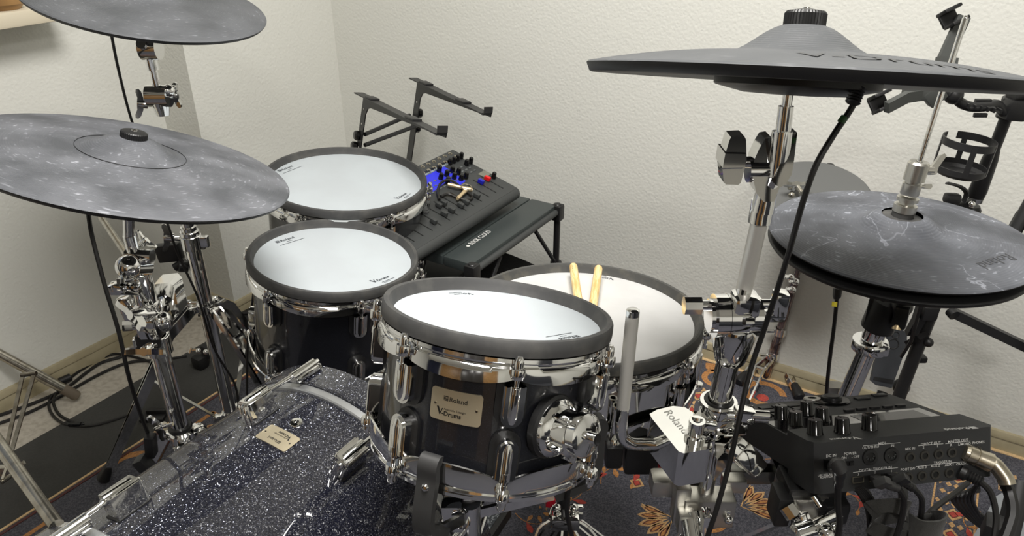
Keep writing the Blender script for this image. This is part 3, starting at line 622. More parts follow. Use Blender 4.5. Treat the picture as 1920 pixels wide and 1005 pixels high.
def klug(a, zc, s_, L):   # a degrees from top towards +X ; rod runs along s_*z
    # local frame : angle in xy plane, up is -y
    th = radians(a) - pi / 2; B = Rz(th) @ T(KR, 0, zc) @ Matrix(((0, 0, 1, 0), (1, 0, 0, 0), (0, 1, 0, 0), (0, 0, 0, 1)))
    if s_ < 0: B = B @ Rz(pi)
    g = G(); o = [(-.0135, .021), (-.0135, -.016), (-.0115, -.021), (.0115, -.021), (.0135, -.016), (.0135, .021)]
    g.prism(o, -.003, .032, B); g.prism([(x * .8, y * .93) for x, y in o], .03, .0345, B)
    g.tube([B @ Vector((0, .023, .030)), B @ Vector((0, -.012, .030)), B @ Vector((0, -.019, .026)), B @ Vector((0, -.0215, .014)), B @ Vector((0, -.0215, -.002))], [.0072, .0072, .0068, .0062, .0062], 16)
    for q in (-1, 1): g.tube([B @ Vector((q * .0095, .022, .0325)), B @ Vector((q * .0095, -.018, .0325)), B @ Vector((q * .0095, -.0215, .027)), B @ Vector((q * .0095, -.0215, -.001))], .0022, 8)
    l = part('lug', g, CHROME, kick)
    g = G(); g.prism([(x * 1.1, y * 1.08) for x, y in o], -.004, .0015, B); part('lug_gasket', g, BLACK, l)
    g = G(); g.rod(B @ Vector((0, .02, .027)), B @ Vector((0, .026, .027)), .005, 12); g.rod(B @ Vector((0, .02, .027)), B @ Vector((0, L, .024)), .0036, 12); part('tension_rod', g, CHROME, kick)
    g = G(); C_ = B @ T(0, L - .012, 0)
    g.tube([C_ @ Vector((0, -.024, .022)), C_ @ Vector((0, .022, .022))], .0085, 16); g.box(.022, .046, .008, C_ @ T(0, 0, .017), .003)
    g.box(.022, .006, .030, C_ @ T(0, .024, .006), .002); g.tube([C_ @ Vector((0, .022, .022)), C_ @ Vector((0, .030, .022))], [.0045, .004], 10); part('claw_hook', g, CHROME, kick)
for a in (-13.5, 24.5, 62, 100, 138, 176, -92, -130): klug(a, .088, 1, .105); klug(a, -.122, -1, .082)
# vent hole and badge
Bv = Rz(radians(.8) - pi / 2) @ T(KR, 0, .0975) @ Matrix(((0, 0, 1, 0), (1, 0, 0, 0), (0, 1, 0, 0), (0, 0, 0, 1)))
g = G(); g.lathe([(.0035, .001), (.0042, .0028), (.0085, .0022), (.0095, 0), (.0095, -.001)], Bv, 24); g.lathe([(0, .0004), (.0037, .0004)], Bv, 16); part('vent_grommet', g, CHROME, kick)
badge(kick, KM, KR, radians(1.0) - pi / 2, .062, .058, .031, flip=True)
# front support foot of the bass drum (unseen side) and riser
for s_ in (-1, 1):
    g = G(); g.rod((KX + s_ * .17, .30, KZ - .19), (KX + s_ * .30, .24, .012), .007, 12); sp = part('spur', g, CHROME, kick, True)
    g = G(); g.ball(.014, T(KX + s_ * .30, .24, .014), 12); part('rubber_tip', g, BLACK, sp, True)

# ------------------------------------------------------------------ cymbals
def cymbal(name, label, c, n, R, mt, bell=.055, bellh=.022, bow=.014, edge=.010, cap=None, x=(1, 0, 0), sensor=True, hole=.0, under=True):
    M = fr(c, n, x); t = thing(name, label, 'cymbal', M)
    pr = [(hole, bow + bellh)] if hole else [(0, bow + bellh), (.012, bow + bellh)]
    for i in range(1, 9):
        u = i / 8; r = (.014 if not hole else hole) + (bell - (.014 if not hole else hole)) * u; pr.append((r, bow + bellh * (0.5 + 0.5 * cos(pi * u)) ** .85))
    for i in range(1, 15):
        u = i / 14; r = bell + (R - .004 - bell) * u; pr.append((r, bow * (1 - u ** 1.7) * 1.0))
    pr += [(R - .0015, -.0006), (R, -.0022)]
    g = G(); g.lathe(pr, None, 144); part('top_pad', g, mt, t, ang=60)
    g = G(); e = edge; g.lathe([(R, -.0022), (R - .0006, -.004), (R - .0035, -e + .001), (R - .006, -e), (R * .6, -e + .0012), (0.012, -e + .004)], None, 144); part('edge', g, CYM_E, t, ang=50)
    if sensor: g = G(); g.lathe([(R * .38, -e + .002), (R * .38, -e - .004), (R * .37, -e - .0055), (.05, -e - .012), (.02, -e - .013)], None, 64); part('sensor_cup', g, BLACK, t)
    if cap:
        r, h_, z = cap; g = G(); N = 40; vs = []
        for z_, rr in ((z, r), (z + h_ * .85, r), (z + h_, r * .9), (z + h_ * 1.12, r * .35)):
            for i in range(N * 2): q = rr * (1 if (i % 2 or z_ > z + h_ * .9) else .955); vs.append((q * cos(pi * i / N), q * sin(pi * i / N), z_))
        g.add(vs, [(k * 2 * N + i, k * 2 * N + (i + 1) % (2 * N), (k + 1) * 2 * N + (i + 1) % (2 * N), (k + 1) * 2 * N + i) for k in range(3) for i in range(2 * N)] + [tuple(3 * 2 * N + i for i in range(2 * N))])
        cp = part('cap', g, BLACK, t, ang=25)
        g = G(); g.lathe([(.0045, z + h_ * 1.0), (.004, z + h_ * 1.12 + .0015), (0, z + h_ * 1.12 + .002)], None, 12); part('rod_tip', g, CHROME, cp)
    return t, M
CR, NR = Vector((-1.031, .597, .871)), nrm(.16, .268, .95)
ride, MR = cymbal('ride_cymbal', 'big scuffed dark rubber ride cymbal with black cap, lower left', CR, NR, .229, CYM_A, .074, .022, .014, .009, (.0185, .011, .034))
g = G(); g.lathe([(.0735, .0122), (.0742, .0152), (.075, .0126)], None, 96); part('bell_seam', g, CYM_E, ride)
CL, NL = Vector((-1.306, .862, 1.043)), nrm(.238, .077, .968)
crl, ML = cymbal('crash_cymbal', 'dark rubber crash cymbal cut by the top left corner', CL, NL, .205, CYM_B, .06, .02, .012, .009, (.0185, .011, .031))
# right crash: fixed by its left and right rim in view, seen nearly edge on
A_, B_ = at(1101, 114, .795), at(1926, 154, .728); CC = (A_ + B_) / 2; ax = (B_ - A_).normalized(); RC = (B_ - A_).length / 2
vd = (CC - EYE).normalized(); sd = ax.cross(vd).normalized(); sd = sd if sd.z > 0 else -sd; NC = (sd + vd * math.tan(radians(1.4))).normalized()
crr, MC = cymbal('crash_cymbal', 'grey dusted crash cymbal seen edge on at the top right', CC, NC, RC, CYM_D, .070, .028, .017, .0115, (.0205, .0165, .0415), x=ax)
CH, NH = Vector((-.038, 1.119, .789)), nrm(-.026, .013, 1.0)
hht, MH = cymbal('hi_hat_cymbal', 'upper hi hat cymbal, scratched black rubber, around the steel rod', CH, NH, .178, CYM_C, .06, .018, .012, .007, sensor=False, hole=.027)
M2 = fr(CH - NH * .020, NH); hhb, MHB = cymbal('hi_hat_cymbal', 'lower black hi hat cymbal directly under the scratched one', CH - NH * .0175, NH, .176, CYM_E, .06, .004, .001, .009, sensor=False)
def emboss(root, M, st, pa, pb, size, h, name='embossed_name', mt=None, dz=.0006):
    n = M.to_3x3() @ Vector((0, 0, 1)); c = M @ Vector((0, 0, h)); A = onpl(*pa, c, n); B = onpl(*pb, c, n); Fm = M.inverted() @ fr(A, n, B - A)
    g = G(); vs, fs, wd = text(st, size, 0.0, 'LEFT'); vs = [Fm @ v for v in vs]
    R_ = .178 if root is hht else RC; bell, bow = .06 if root is hht else .070, .012 if root is hht else .017
    out = []
    for v in vs:
        r = math.hypot(v.x, v.y); u = max(0, min(1, (r - bell) / (R_ - .004 - bell))); out.append(Vector((v.x, v.y, bow * (1 - u ** 1.7) + dz)))
    g.add(out, fs); return part(name, g, mt or CYM_E, root)
emboss(hht, MH, 'Roland', (1885, 476), (1818, 500), .024, .006, mt=mat('worn_embossing', lin(62, 63, 66), .6))
vs, fs, wd = text('V-Drums', .040, 0.0, 'LEFT'); g = G()
def bowz(x, y): return .017 * (1 - max(0, min(1, (math.hypot(x, y) - .070) / (RC - .074))) ** 1.7) + .0009
g.add([(v.x - .03, v.y - .172, bowz(v.x - .03, v.y - .172)) for v in vs], fs); part('embossed_name', g, mat('dusty_embossing', lin(60, 61, 62), .6), crr)
# hi-hat clutch and rod
hs = thing('hi_hat_stand', 'chrome hi hat stand with tall pull rod and steel clutch', 'stand', (CH.x, CH.y, 0))
r0, r1 = near(1700, 400, CH), at(1810, 35, .945)
ur = (r1 - CH).normalized(); RB = CH + NH * .02; RTOP = RB + (r1 - RB)
g = G(); g.tube([RB, RTOP, RTOP + ur * .004], [.0038, .0038, .002], 14); part('pull_rod', g, CHROME, hs, True)
def onrod(px, py): return near(px, py, RB, RTOP - RB)
g = G(); c1, c2 = onrod(1708, 385), onrod(1718, 345); g.lathe([(.009, 0), (.0155, 0), (.0155, .010), (.010, .011), (.010, .0155), (.0145, .0165), (.0145, .021), (.008, .022), (.0045, .022)], fr(onrod(1704, 398), ur), 28)
part('clutch_nut', g, BRUSH, hs, True)
g = G(); g.lathe([(.027, .0), (.0265, .0015), (.015, .002), (.0145, 0.0), (.0145, .018), (.004, .018)], fr(onrod(1697, 409) - ur * .0, ur), 36); part('felt_washer', g, RUBBER, hs, True)
g = G(); g.lathe([(.0045, 0), (.0115, 0), (.0125, .002), (.0125, .017), (.0108, .018), (.0108, .021), (.0142, .022), (.0142, .046), (.012, .049), (.0045, .049)], fr(onrod(1716, 368), ur, RT), 30); cl = part('clutch', g, BRUSH, hs, True)
g = G(); pw = onrod(1732, 322); g.rod(pw, pw + RT * .022, .0062, 14); q = pw + RT * .022; g.prism([(-.004, -.006), (.003, -.006), (.006, .004), (.014, .015), (.017, .020), (.014, .023), (.009, .020), (.001, .010), (-.004, .004)], -.004, .004, fr(q, FW * -1, RT)); part('clutch_wing', g, BRUSH, hs, True)
g = G(); pw = onrod(1722, 352); g.rod(pw, pw + RT * .018, .003, 10); q = pw + RT * .019; g.prism([(-.002, -.003), (.006, -.004), (.009, -.001), (.008, .003), (-.002, .003)], -.002, .002, fr(q, FW * -1, RT)); part('drum_key_bolt', g, BRUSH, hs, True)
dn = Vector((CH.x, CH.y, 0)); 
def hx(px, py): return near(px, py, at(1655, 590, 1.13), at(1590, 740, 1.215) - at(1655, 590, 1.13))
g = G(); a, b = hx(1662, 560), hx(1648, 615); g.tube([a, b], .024, 24); g.box(.02, .03, .035, fr(at(1690, 590, 1.10), NH), .004); g.box(.022, .02, .05, fr(at(1640, 585, 1.13), NH), .003); g.ball(.016, T(*at(1690, 575, 1.10)), 14); part('sensor_holder', g, BLACK, hs, True)
g = G(); g.rod(at(1682, 608, 1.10), at(1680, 618, 1.10), .0065, 12); part('adjust_screw', g, KEYM, hs, True)
g = G(); g.tube([hx(1648, 610), hx(1634, 650)], .0125, 24); part('upper_tube', g, GLOSSB, hs, True)
g = G(); g.tube([hx(1646, 612), hx(1636, 636)], .0165, 24); g.tube([hx(1634, 640), hx(1600, 745), (-.05, 1.10, .3), (-.055, 1.08, .12)], .0145, 24); part('lower_tube', g, CHROME, hs, True)
g = G(); q = hx(1628, 645); g.lathe([(.0145, -.008), (.026, -.008), (.027, -.006), (.027, .006), (.026, .008), (.0145, .008)], fr(q, NH), 28); g.box(.018, .026, .018, fr(at(1650, 652, 1.15), NH, RT), .003); part('memory_clamp', g, CHROME, hs, True)
for a in (60, 180, 300):
    g = G(); a = radians(a); e = Vector((-.055 + .2 * cos(a), 1.08 + .2 * sin(a), .012)); g.strap([(-.055, 1.08, .30), Vector((-.055, 1.08, .27)).lerp(e, .15), e], (sin(a), -cos(a), 0), .014, .005); lg = part('leg', g, CHROME, hs, True)
    g = G(); g.ball(.016, T(*e), 12); part('rubber_foot', g, BLACK, lg, True)
# cable hanging from the lower hi-hat
def cable(name, pts, r, label, m=CABLE, k=8, group=None, seg=8):
    g = G(); g.tube(smooth(pts, k), r, seg); return single(name, g, m, label, 'cable', group)
hc = cable('cable', [at(1571, 540, 1.02), at(1564, 610, 1.06), at(1555, 680, 1.10), at(1549, 745, 1.16), at(1546, 800, 1.25)], .0028, 'thin black cable with yellow tape hanging under the hi hat')
g = G(); g.tube([at(1571, 541, 1.018), at(1569, 556, 1.02), at(1567, 562, 1.02)], [.0062, .0055, .003], 12); part('strain_relief', g, BLACK, hc, True)
g = G(); g.tube([at(1565, 566, 1.02), at(1564, 575, 1.02)], .0036, 12); part('yellow_tape', g, YEL, hc, True, label='yellow tape band')

# ------------------------------------------------------------------ generic stand pieces
def clampring(t, p, ax_, r, h, bolt=None, name='memory_clamp', tab=True):
    g = G(); g.lathe([(r * .8, -h / 2), (r, -h / 2), (r + .001, -h / 2 + .001), (r + .001, h / 2 - .001), (r, h / 2), (r * .8, h / 2)], fr(p, ax_), 28)
    if tab and bolt is not None:
        b = Vector(bolt).normalized(); g.box(.020, .014, h * .8, fr(Vector(p) + b * (r + .006), ax_, b), .002)
    o = part(name, g, CHROME, t, True); return o
def leg(t, top, knee, foot, low=None, wd=.016, name='leg'):
    """double strap tripod leg with knee, brace and rubber foot"""
    top, knee, foot = Vector(top), Vector(knee), Vector(foot); out = (foot - top); out.z = 0; out.normalize(); sd = Vector((-out.y, out.x, 0))
    g = G()
    for s_ in (-1, 1): g.strap([top + sd * s_ * .009, knee + sd * s_ * .012, foot + sd * s_ * .005], (foot - knee).cross(sd), wd, .0045)
    l = part(name, g, CHROME, t, True)
    g = G(); g.lathe([(0, -.012), (.012, -.012), (.015, -.008), (.013, .012), (.010, .030), (.006, .034), (0, .034)], fr(foot + Vector((0, 0, .006)), (knee - foot)), 16); part('rubber_foot', g, BLACK, l, True)
    for p in (top, knee): g = G(); g.rod(p - sd * .014, p + sd * .014, .0045, 10); part('pivot_bolt', g, CHROME, l, True)
    if low is not None:
        g = G(); g.strap([Vector(low), knee.lerp(foot, .30)], sd, .011, .003); part('brace', g, CHROME, l, True)
    return l
def hubs(t, p, ax_=(0, 0, 1), r=.016, name='leg_collar', n=3, a0=0):
    g = G(); g.lathe([(r * .8, -.014), (r, -.014), (r + .003, -.010), (r + .003, .010), (r, .014), (r * .8, .014)], fr(p, ax_), 28)
    for k in range(n):
        a = a0 + 2 * pi * k / n; g.box(.022, .014, .016, T(*p) @ Rz(a) @ T(r + .011, 0, -.002), .003); g.rod(Vector(p) + Vector((cos(a) * (r + .014) - sin(a) * .010, sin(a) * (r + .014) + cos(a) * .010, 0)), Vector(p) + Vector((cos(a) * (r + .014) + sin(a) * .010, sin(a) * (r + .014) - cos(a) * .010, 0)), .005, 12)
    return part(name, g, CHROME, t, True)
def tknob(t, p, d, up, k=1.0, name='t_knob'):
    """shaft plus a solid faceted wing handle"""
    p, d = Vector(p), Vector(d).normalized(); g = G(); g.rod(p, p + d * .026 * k, .0055 * k, 16); M = fr(p + d * .026 * k, d, up)
    g.box(.062 * k, .018 * k, .018 * k, M @ T(0, 0, .010 * k), .004 * k); g.box(.040 * k, .020 * k, .024 * k, M @ T(0, 0, .011 * k), .005 * k); g.ball(.006 * k, M @ T(0, 0, .022 * k), 12); return part(name, g, CHROME, t, True, ang=30)

def pxprism(g, pts, d, th, tilt=0.0):
    q = [at(px, py, d + tilt * (px - pts[0][0])) for px, py in pts]; h = Vector((FW.x, FW.y, 0)).normalized() * th; n = len(q)
    g.add(q + [p + h for p in q], [tuple(range(n)), tuple(range(n, 2 * n))[::-1]] + [(i, n + i, n + (i + 1) % n, (i + 1) % n) for i in range(n)])

# ------------------------------------------------------------------ stand B : straight stand with the upper left crash
PB = Vector((-1.312, .846, 0))
sb = thing('cymbal_stand', 'straight chrome cymbal stand holding the top left crash, rear of two', 'stand', PB)
up = Vector((0, 0, 1))
zb = lambda px, py: near(px, py, PB)
g = G(); g.tube([PB + up * .10, zb(385, 540), zb(350, 425)], .0158, 28); part('lower_tube', g, CHROME, sb, True)
g = G(); g.tube([zb(355, 440), zb(318, 245)], .0125, 24); part('middle_tube', g, CHROME, sb, True)
TB = zb(296, 170); 
g = G(); g.tube([zb(312, 215), zb(302, 190)], [.012, .018], 24); g.rod(TB - RT * .020 - up * .01, TB + RT * .020 - up * .01, .021, 30); g.ball(.012, T(*(TB + RT * .02)), 12); part('ratchet_tilter', g, CHROME, sb, True)
wing(sb, at(272, 195, 1.42), -RT - FW * .5, up, 1.15); wing(sb, at(322, 178, 1.44), RT, up, 1.0)
g = G(); g.tube([TB, zb(287, 118)], .0078, 20); g.tube([zb(290, 130), zb(285, 108)], .0115, 20); part('upper_rod', g, CHROME, sb, True)
g = G(); g.rod(zb(282, 90) - RT * .012, zb(282, 90) + RT * .02, .0215, 28); g.tube([zb(286, 108), CL - NL * .012], [.011, .005], 16); g.rod(zb(280, 90) - FW * .028, zb(280, 90), .009, 16); part('top_tilter', g, CHROME, sb, True)
clampring(sb, zb(362, 452), up, .0205, .030, RT)
clampring(sb, zb(358, 436), up, .0185, .010, None)
wing(sb, at(322, 445, 1.58), -RT * 1 - FW * .4, up, 1.3)
g = G(); g.rod(at(360, 452, 1.60), at(325, 447, 1.58), .0045, 12); g.box(.018, .03, .02, fr(at(380, 455, 1.60), up, RT), .003); part('clamp_bolt', g, CHROME, sb, True)
g = G(); g.box(.052, .02, .040, fr(at(318, 473, 1.60), up + RT * -.1, RT), .004); part('cable_box', g, BLACK, sb, True)
g = G(); g.rod(at(348, 490, 1.60), at(328, 502, 1.60), .009, 14); g.rod(at(352, 500, 1.60), at(335, 500, 1.59), .012, 14); part('lower_knob', g, BLACK, sb, True)
HB = zb(400, 572); hubs(sb, HB, r=.0165, a0=radians(235)); LB = PB + up * .105; hubs(sb, LB, r=.0165, a0=radians(235))
for a, kn in ((235, None), (0, None), (115, None)):
    a = radians(a); d = Vector((cos(a), sin(a), 0)); leg(sb, HB + d * .03, HB + d * .085 - up * .05, PB + d * .29 + up * .012, LB + d * .03, .020)
wing(sb, HB + Vector((-.03, -.02, .01)), -RT, up, 1.0)

# ------------------------------------------------------------------ stand A : stand with clamps under the ride
PA = Vector((-1.063, .583, 0)); za = lambda px, py: near(px, py, PA)
sa = thing('cymbal_stand', 'chrome cymbal stand with stacked clamps under the ride, front of two', 'stand', PA)
g = G(); g.tube([PA + up * .06, za(305, 690), za(300, 640)], .0155, 28); part('lower_tube', g, CHROME, sa, True)
g = G(); g.tube([za(300, 660), za(268, 515)], .0125, 24); part('middle_tube', g, CHROME, sa, True)
g = G(); g.tube([za(262, 505), za(250, 440)], .0095, 20); g.tube([za(248, 440), CR - NR * .035], .0085, 20); g.lathe([(.0, 0), (.02, 0), (.024, .006), (.02, .014), (0, .016)], fr(CR - NR * .042, NR), 24); part('upper_rod', g, CHROME, sa, True)
q = za(259, 500); g = G(); g.rod(q - FW * .030, q + FW * .012, .0205, 32); g.ball(.0195, T(*(q - FW * .028)), 20); g.rod(q - RT * .012 + up * .02, q + RT * .028 + up * .018, .012, 18); part('ratchet_tilter', g, CHROME, sa, True)
wing(sa, at(242, 520, 1.17), -RT - up * .1 - FW * .5, RT, 1.15)
wing(sa, at(268, 455, 1.2), RT + up * .8, up, .8)
g = G(); q = za(270, 535); g.lathe([(.012, -.03), (.0175, -.03), (.0185, -.028), (.0165, .022), (.012, .024)], fr(q, up), 28); g.box(.050, .02, .018, fr(at(236, 540, 1.19), up, RT), .004); g.box(.02, .02, .014, fr(at(225, 538, 1.18), up + RT * .2, RT), .003); part('rod_holder', g, CHROME, sa, True)
g = G(); q = za(282, 580); g.lathe([(.012, -.024), (.021, -.022), (.0225, -.018), (.0205, .014), (.018, .018), (.012, .018)], fr(q, up), 28); part('cone_clamp', g, CHROME, sa, True, ang=50)
wing(sa, at(262, 590, 1.18), -FW + RT * -.5, RT * .9 - up * .55, 1.45)
g = G(); pxprism(g, [(289, 533), (318, 530), (326, 538), (331, 560), (337, 590), (325, 600), (317, 572), (312, 552), (292, 560)], 1.25, .034); pxprism(g, [(292, 560), (312, 552), (317, 572), (312, 590), (296, 594)], 1.265, .02); part('multi_clamp_body', g, CHROME, sa, True)
g = G(); g.box(.020, .02, .060, fr(at(244, 585, 1.24), up + RT * -.15, RT), .003); part('clamp_jaw', g, CHROME, sa, True)
g = G(); g.box(.034, .030, .036, fr(at(282, 612, 1.21), up + RT * -.08, RT), .003); part('clamp_block', g, CHROME, sa, True)
g = G(); g.rod(at(268, 611, 1.2), at(246, 611, 1.19), .0045, 12); g.rod(at(248, 611, 1.19), at(230, 612, 1.185), .0085, 6); part('drum_key_bolt', g, CHROME, sa, True)
g = G(); g.ball(.014, T(*at(308, 603, 1.22)), 14, sz=1.3); part('clamp_screw_cap', g, CHROME, sa, True)
clampring(sa, za(296, 645), up, .0205, .034, -RT - FW * .4)
g = G(); g.box(.030, .024, .034, fr(at(278, 640, 1.22), up, RT), .004); part('clamp_jaw', g, MATTE, sa, True)
wing(sa, at(278, 655, 1.19), -FW - up * .15, RT, 1.35)
q = za(340, 800); g = G(); g.lathe([(.014, -.004), (.0195, -.004), (.021, 0), (.0195, .004), (.014, .004)], fr(q, up), 28); part('rubber_ring', g, BLACK, sa, True)
q = q - up * .022; hubs(sa, q, r=.0175, a0=radians(200))
for a in (200, 320, 80):
    a = radians(a); d = Vector((cos(a), sin(a), 0)); leg(sa, q + d * .03, q + d * .12 - up * .14, PA + d * .26 + up * .012, None)
g = G(); g.box(.016, .02, .045, fr(at(283, 835, 1.30), up + RT * .15, RT), .003); g.box(.02, .024, .03, fr(at(270, 870, 1.30), up - RT * .5, RT), .003); part('cable_plug', g, BLACK, sa, True)
wing(sa, at(305, 800, 1.30), -RT - up * .3, up, 1.1)
# sensor leads hanging from the two left cymbals
cable('cable', [at(165, 395, 1.13), at(172, 440, 1.13), at(195, 530, 1.14), at(222, 620, 1.16), at(240, 700, 1.19), at(258, 760, 1.24), at(278, 815, 1.30), at(282, 835, 1.30)], .0034, 'thick black lead hanging from the ride down to the front stand')
cable('cable', [at(208, 60, 1.27), at(222, 130, 1.33), at(245, 220, 1.42), at(285, 340, 1.5), at(316, 425, 1.5), at(335, 480, 1.55), at(372, 560, 1.6), at(400, 650, 1.66), at(440, 720, 1.72), at(448, 770, 1.75)], .0026, 'thin black lead running from the top left crash down the rear stand')
cable('cable', [at(477, 540, 1.55), at(470, 590, 1.57), at(464, 650, 1.6), at(463, 740, 1.63)], .0026, 'short thin black lead hanging beside the left tom')

# steel rod leaning behind the ride (boom arm)
g = G(); g.rod(at(190, 408, 1.5), at(246, 490, 1.35), .0065, 16); single('boom_rod', g, STEEL, 'bare steel boom rod slanting behind the ride cymbal', 'rod')

# ------------------------------------------------------------------ right crash stand
rp = {'a': at(1480, 160, .757), 'b': at(1472, 245, .775), 'c': at(1427, 390, .815), 'd': at(1390, 565, .865), 'e': at(1374, 640, .885), 'f': at(1346, 765, .925), 'g': at(1332, 860, .95), 'h': at(1318, 945, .975)}
base = Vector((-.175, .80, 0))
sr = thing('cymbal_stand', 'tall chrome stand on the right carrying the edge-on crash cymbal', 'stand', base)
g = G(); g.tube([CC - NC * .02, rp['a'], at(1471, 225, .77)], .0052, 18); part('top_rod', g, CHROME, sr, True)
g = G(); g.tube([at(1474, 199, .765), at(1468, 248, .775)], .0078, 24); part('sleeve', g, CHROME, sr, True)
g = G(); m1, m2 = at(1467, 246, .774), at(1456, 330, .79); g.tube([m1, m2], .0105, 24)
pxprism(g, [(1470, 247), (1495, 249), (1489, 300), (1484, 328), (1474, 345), (1462, 352), (1452, 345), (1458, 320), (1466, 300)], .775, .024); part('tilter_upper', g, CHROME, sr, True)
g = G(); q = at(1437, 320, .795); pxprism(g, [(1435, 260), (1447, 258), (1456, 288), (1462, 350), (1452, 378), (1432, 379), (1418, 362), (1411, 330), (1414, 300), (1424, 278)], .785, .022); g.rod(q - RT * .020, q + RT * .012, .0125, 26); g.tube([at(1440, 345, .80), at(1429, 396, .812)], [.011, .0128], 24); g.tube([at(1431, 375, .81), at(1424, 418, .818)], .0126, 24); part('tilter_lower', g, CHROME, sr, True)
g = G(); pxprism(g, [(1371, 257), (1396, 256), (1399, 262), (1400, 300), (1396, 318), (1389, 343), (1384, 347), (1361, 346), (1357, 342), (1354, 312), (1360, 288), (1368, 262)], .785, .022); pxprism(g, [(1360, 288), (1399, 289), (1397, 314), (1355, 315)], .780, .032); g.rod(at(1418, 304, .797), at(1392, 304, .797), .0062, 20); part('t_knob', g, CHROME, sr, True, ang=30)
g = G(); g.tube([at(1425, 410, .818), at(1392, 556, .862)], .0092, 24); part('knurled_tube', g, KNURL, sr, True)
q = at(1376, 592, .872); g = G()
g.rod(q - RT * .024, q - RT * .0095, .026, 40); g.rod(q - RT * .009, q + RT * .012, .0262, 40); g.rod(q + RT * .0125, q + RT * .028, .024, 40); g.rod(q - RT * .030, q - RT * .024, .020, 32)
g.box(.030, .030, .034, fr(at(1395, 575, .858), up, RT), .006); part('boom_tilter', g, CHROME, sr, True)
g = G(); g.rod(at(1393, 545, .856), at(1386, 580, .85), .0075, 18); g.rod(at(1396, 604, .845), at(1412, 604, .845), .006, 12); part('tilter_bolt', g, CHROME, sr, True)
g = G(); a = at(1340, 573, .87); g.rod(a, a - RT * .016, .0065, 16); g.rod(a - RT * .016, a - RT * .036, .011, 8); part('drum_key_bolt', g, CHROME, sr, True)
g = G(); a = at(1425, 570, .868); g.rod(a, a + RT * .014, .006, 16); M = fr(a + RT * .022, RT, up); g.box(.034, .020, .018, M, .005); g.box(.012, .020, .024, M @ T(-.014, 0, -.004), .004); part('t_knob', g, CHROME, sr, True)
g = G(); g.lathe([(0, .026), (.024, .024), (.026, .016), (.0215, -.012), (.018, -.026), (.0165, -.028), (.0125, -.028)], fr(at(1374, 640, .885), up), 36); part('cone', g, CHROME, sr, True)
g = G(); g.tube([at(1370, 655, .89), rp['f']], .0136, 30); part('main_tube', g, CHROME, sr, True)
g = G(); q = at(1345, 768, .925); g.lathe([(.0145, .014), (.0225, .014), (.0235, .011), (.0225, -.014), (.0145, -.014)], fr(q, up), 36); g.box(.044, .026, .024, fr(q + RT * .012 - up * .016 - FW * .012, up, RT), .004); g.rod(q - RT * .023 - up * .012, q - RT * .006 - up * .012, .0205, 30); part('tube_clamp', g, CHROME, sr, True)
g = G(); g.lathe([(.0135, .006), (.0175, .006), (.019, .003), (.0175, -.001), (.0135, -.001)], fr(at(1347, 755, .922), up), 30); part('rubber_ring', g, BLACK, sr, True)
g = G(); a, b = at(1362, 778, .905), at(1440, 782, .90); g.rod(a, b, .0075, 18); g.box(.024, .016, .020, fr(at(1395, 778, .90), up, RT), .003); g.rod(at(1410, 776, .895), at(1442, 778, .893), .0055, 12); part('side_rod', g, CHROME, sr, True)
g = G(); g.tube([at(1343, 790, .93), at(1338, 830, .94)], .0115, 24); g.lathe([(.0118, -.003), (.0145, -.003), (.0145, .003), (.0118, .003)], fr(at(1339, 818, .937), up), 24); g.tube([at(1338, 828, .94), rp['h'], (-.185, .72, .42)], .0108, 24); part('lower_tube', g, CHROME, sr, True)
g = G(); g.tube([(-.185, .72, .44), (-.18, .78, .10)], .0135, 24); part('base_tube', g, CHROME, sr, True)
for a in (-30, 90, 210):
    a = radians(a); d = Vector((cos(a), sin(a), 0)); leg(sr, Vector((-.18, .77, .30)) + d * .03, Vector((-.18, .77, .16)) + d * .12, base + d * .27 + up * .012, Vector((-.18, .78, .1)) + d * .02)

# the crash cable with green tape
cc_ = cable('cable', [at(1609, 165, .70), at(1598, 200, .71), at(1565, 250, .715), at(1530, 310, .72), at(1505, 380, .735), at(1480, 470, .76), at(1455, 550, .80), at(1432, 620, .83), at(1405, 700, .845), at(1385, 790, .85), at(1370, 860, .86), at(1345, 950, .87), at(1325, 1010, .88)], .0030, 'long black lead with green tape hanging from the edge-on crash')
g = G(); pts = [at(1610 - i * 1.0, 163 + i * 2.6, .70) for i in range(13)]; g.tube(pts, [.0072 if i % 2 else .0056 for i in range(13)], 12); part('strain_relief', g, BLACK, cc_, True)
g = G(); g.tube([at(1584, 219, .712), at(1576, 230, .713)], .0036, 12); part('green_tape', g, GREEN, cc_, True, label='green tape band')

# ------------------------------------------------------------------ chrome multi clamp with the maker's name
mc = thing('multi_clamp', 'big polished chrome clamp block with engraved name, beside the snare', 'clamp', at(1290, 870, .95))
def poly3(g, pts_top, dz):
    n = len(pts_top); vs = [Vector(p) for p in pts_top] + [Vector(p) + Vector(dz) for p in pts_top]
    g.add(vs, [tuple(range(n)), tuple(range(n, 2 * n))[::-1]] + [(i, n + i, n + (i + 1) % n, (i + 1) % n) for i in range(n)])
zt = at(1280, 800, .92).z
tp = [onz(*p, zt) for p in ((1218, 776), (1232, 768), (1262, 761), (1285, 764), (1310, 780), (1325, 800), (1337, 838), (1330, 842), (1282, 850), (1272, 846), (1222, 784))]
g = G(); poly3(g, tp, (0, 0, -.052)); body = part('clamp_body', g, CHROME, mc, True, ang=30)
nz = Vector((0, 0, 1)); A = onz(1252, 770, zt + .0006); B = onz(1290, 812, zt + .0006); g = G(); vs, fs, wd = text('Roland', .0165, -.012, 'LEFT'); g.add(vs, fs, fr(A, nz, B - A) @ T(0, -.006, 0)); part('engraving', g, mat('engraved_line', lin(168, 168, 165), .35, .8), body, True)
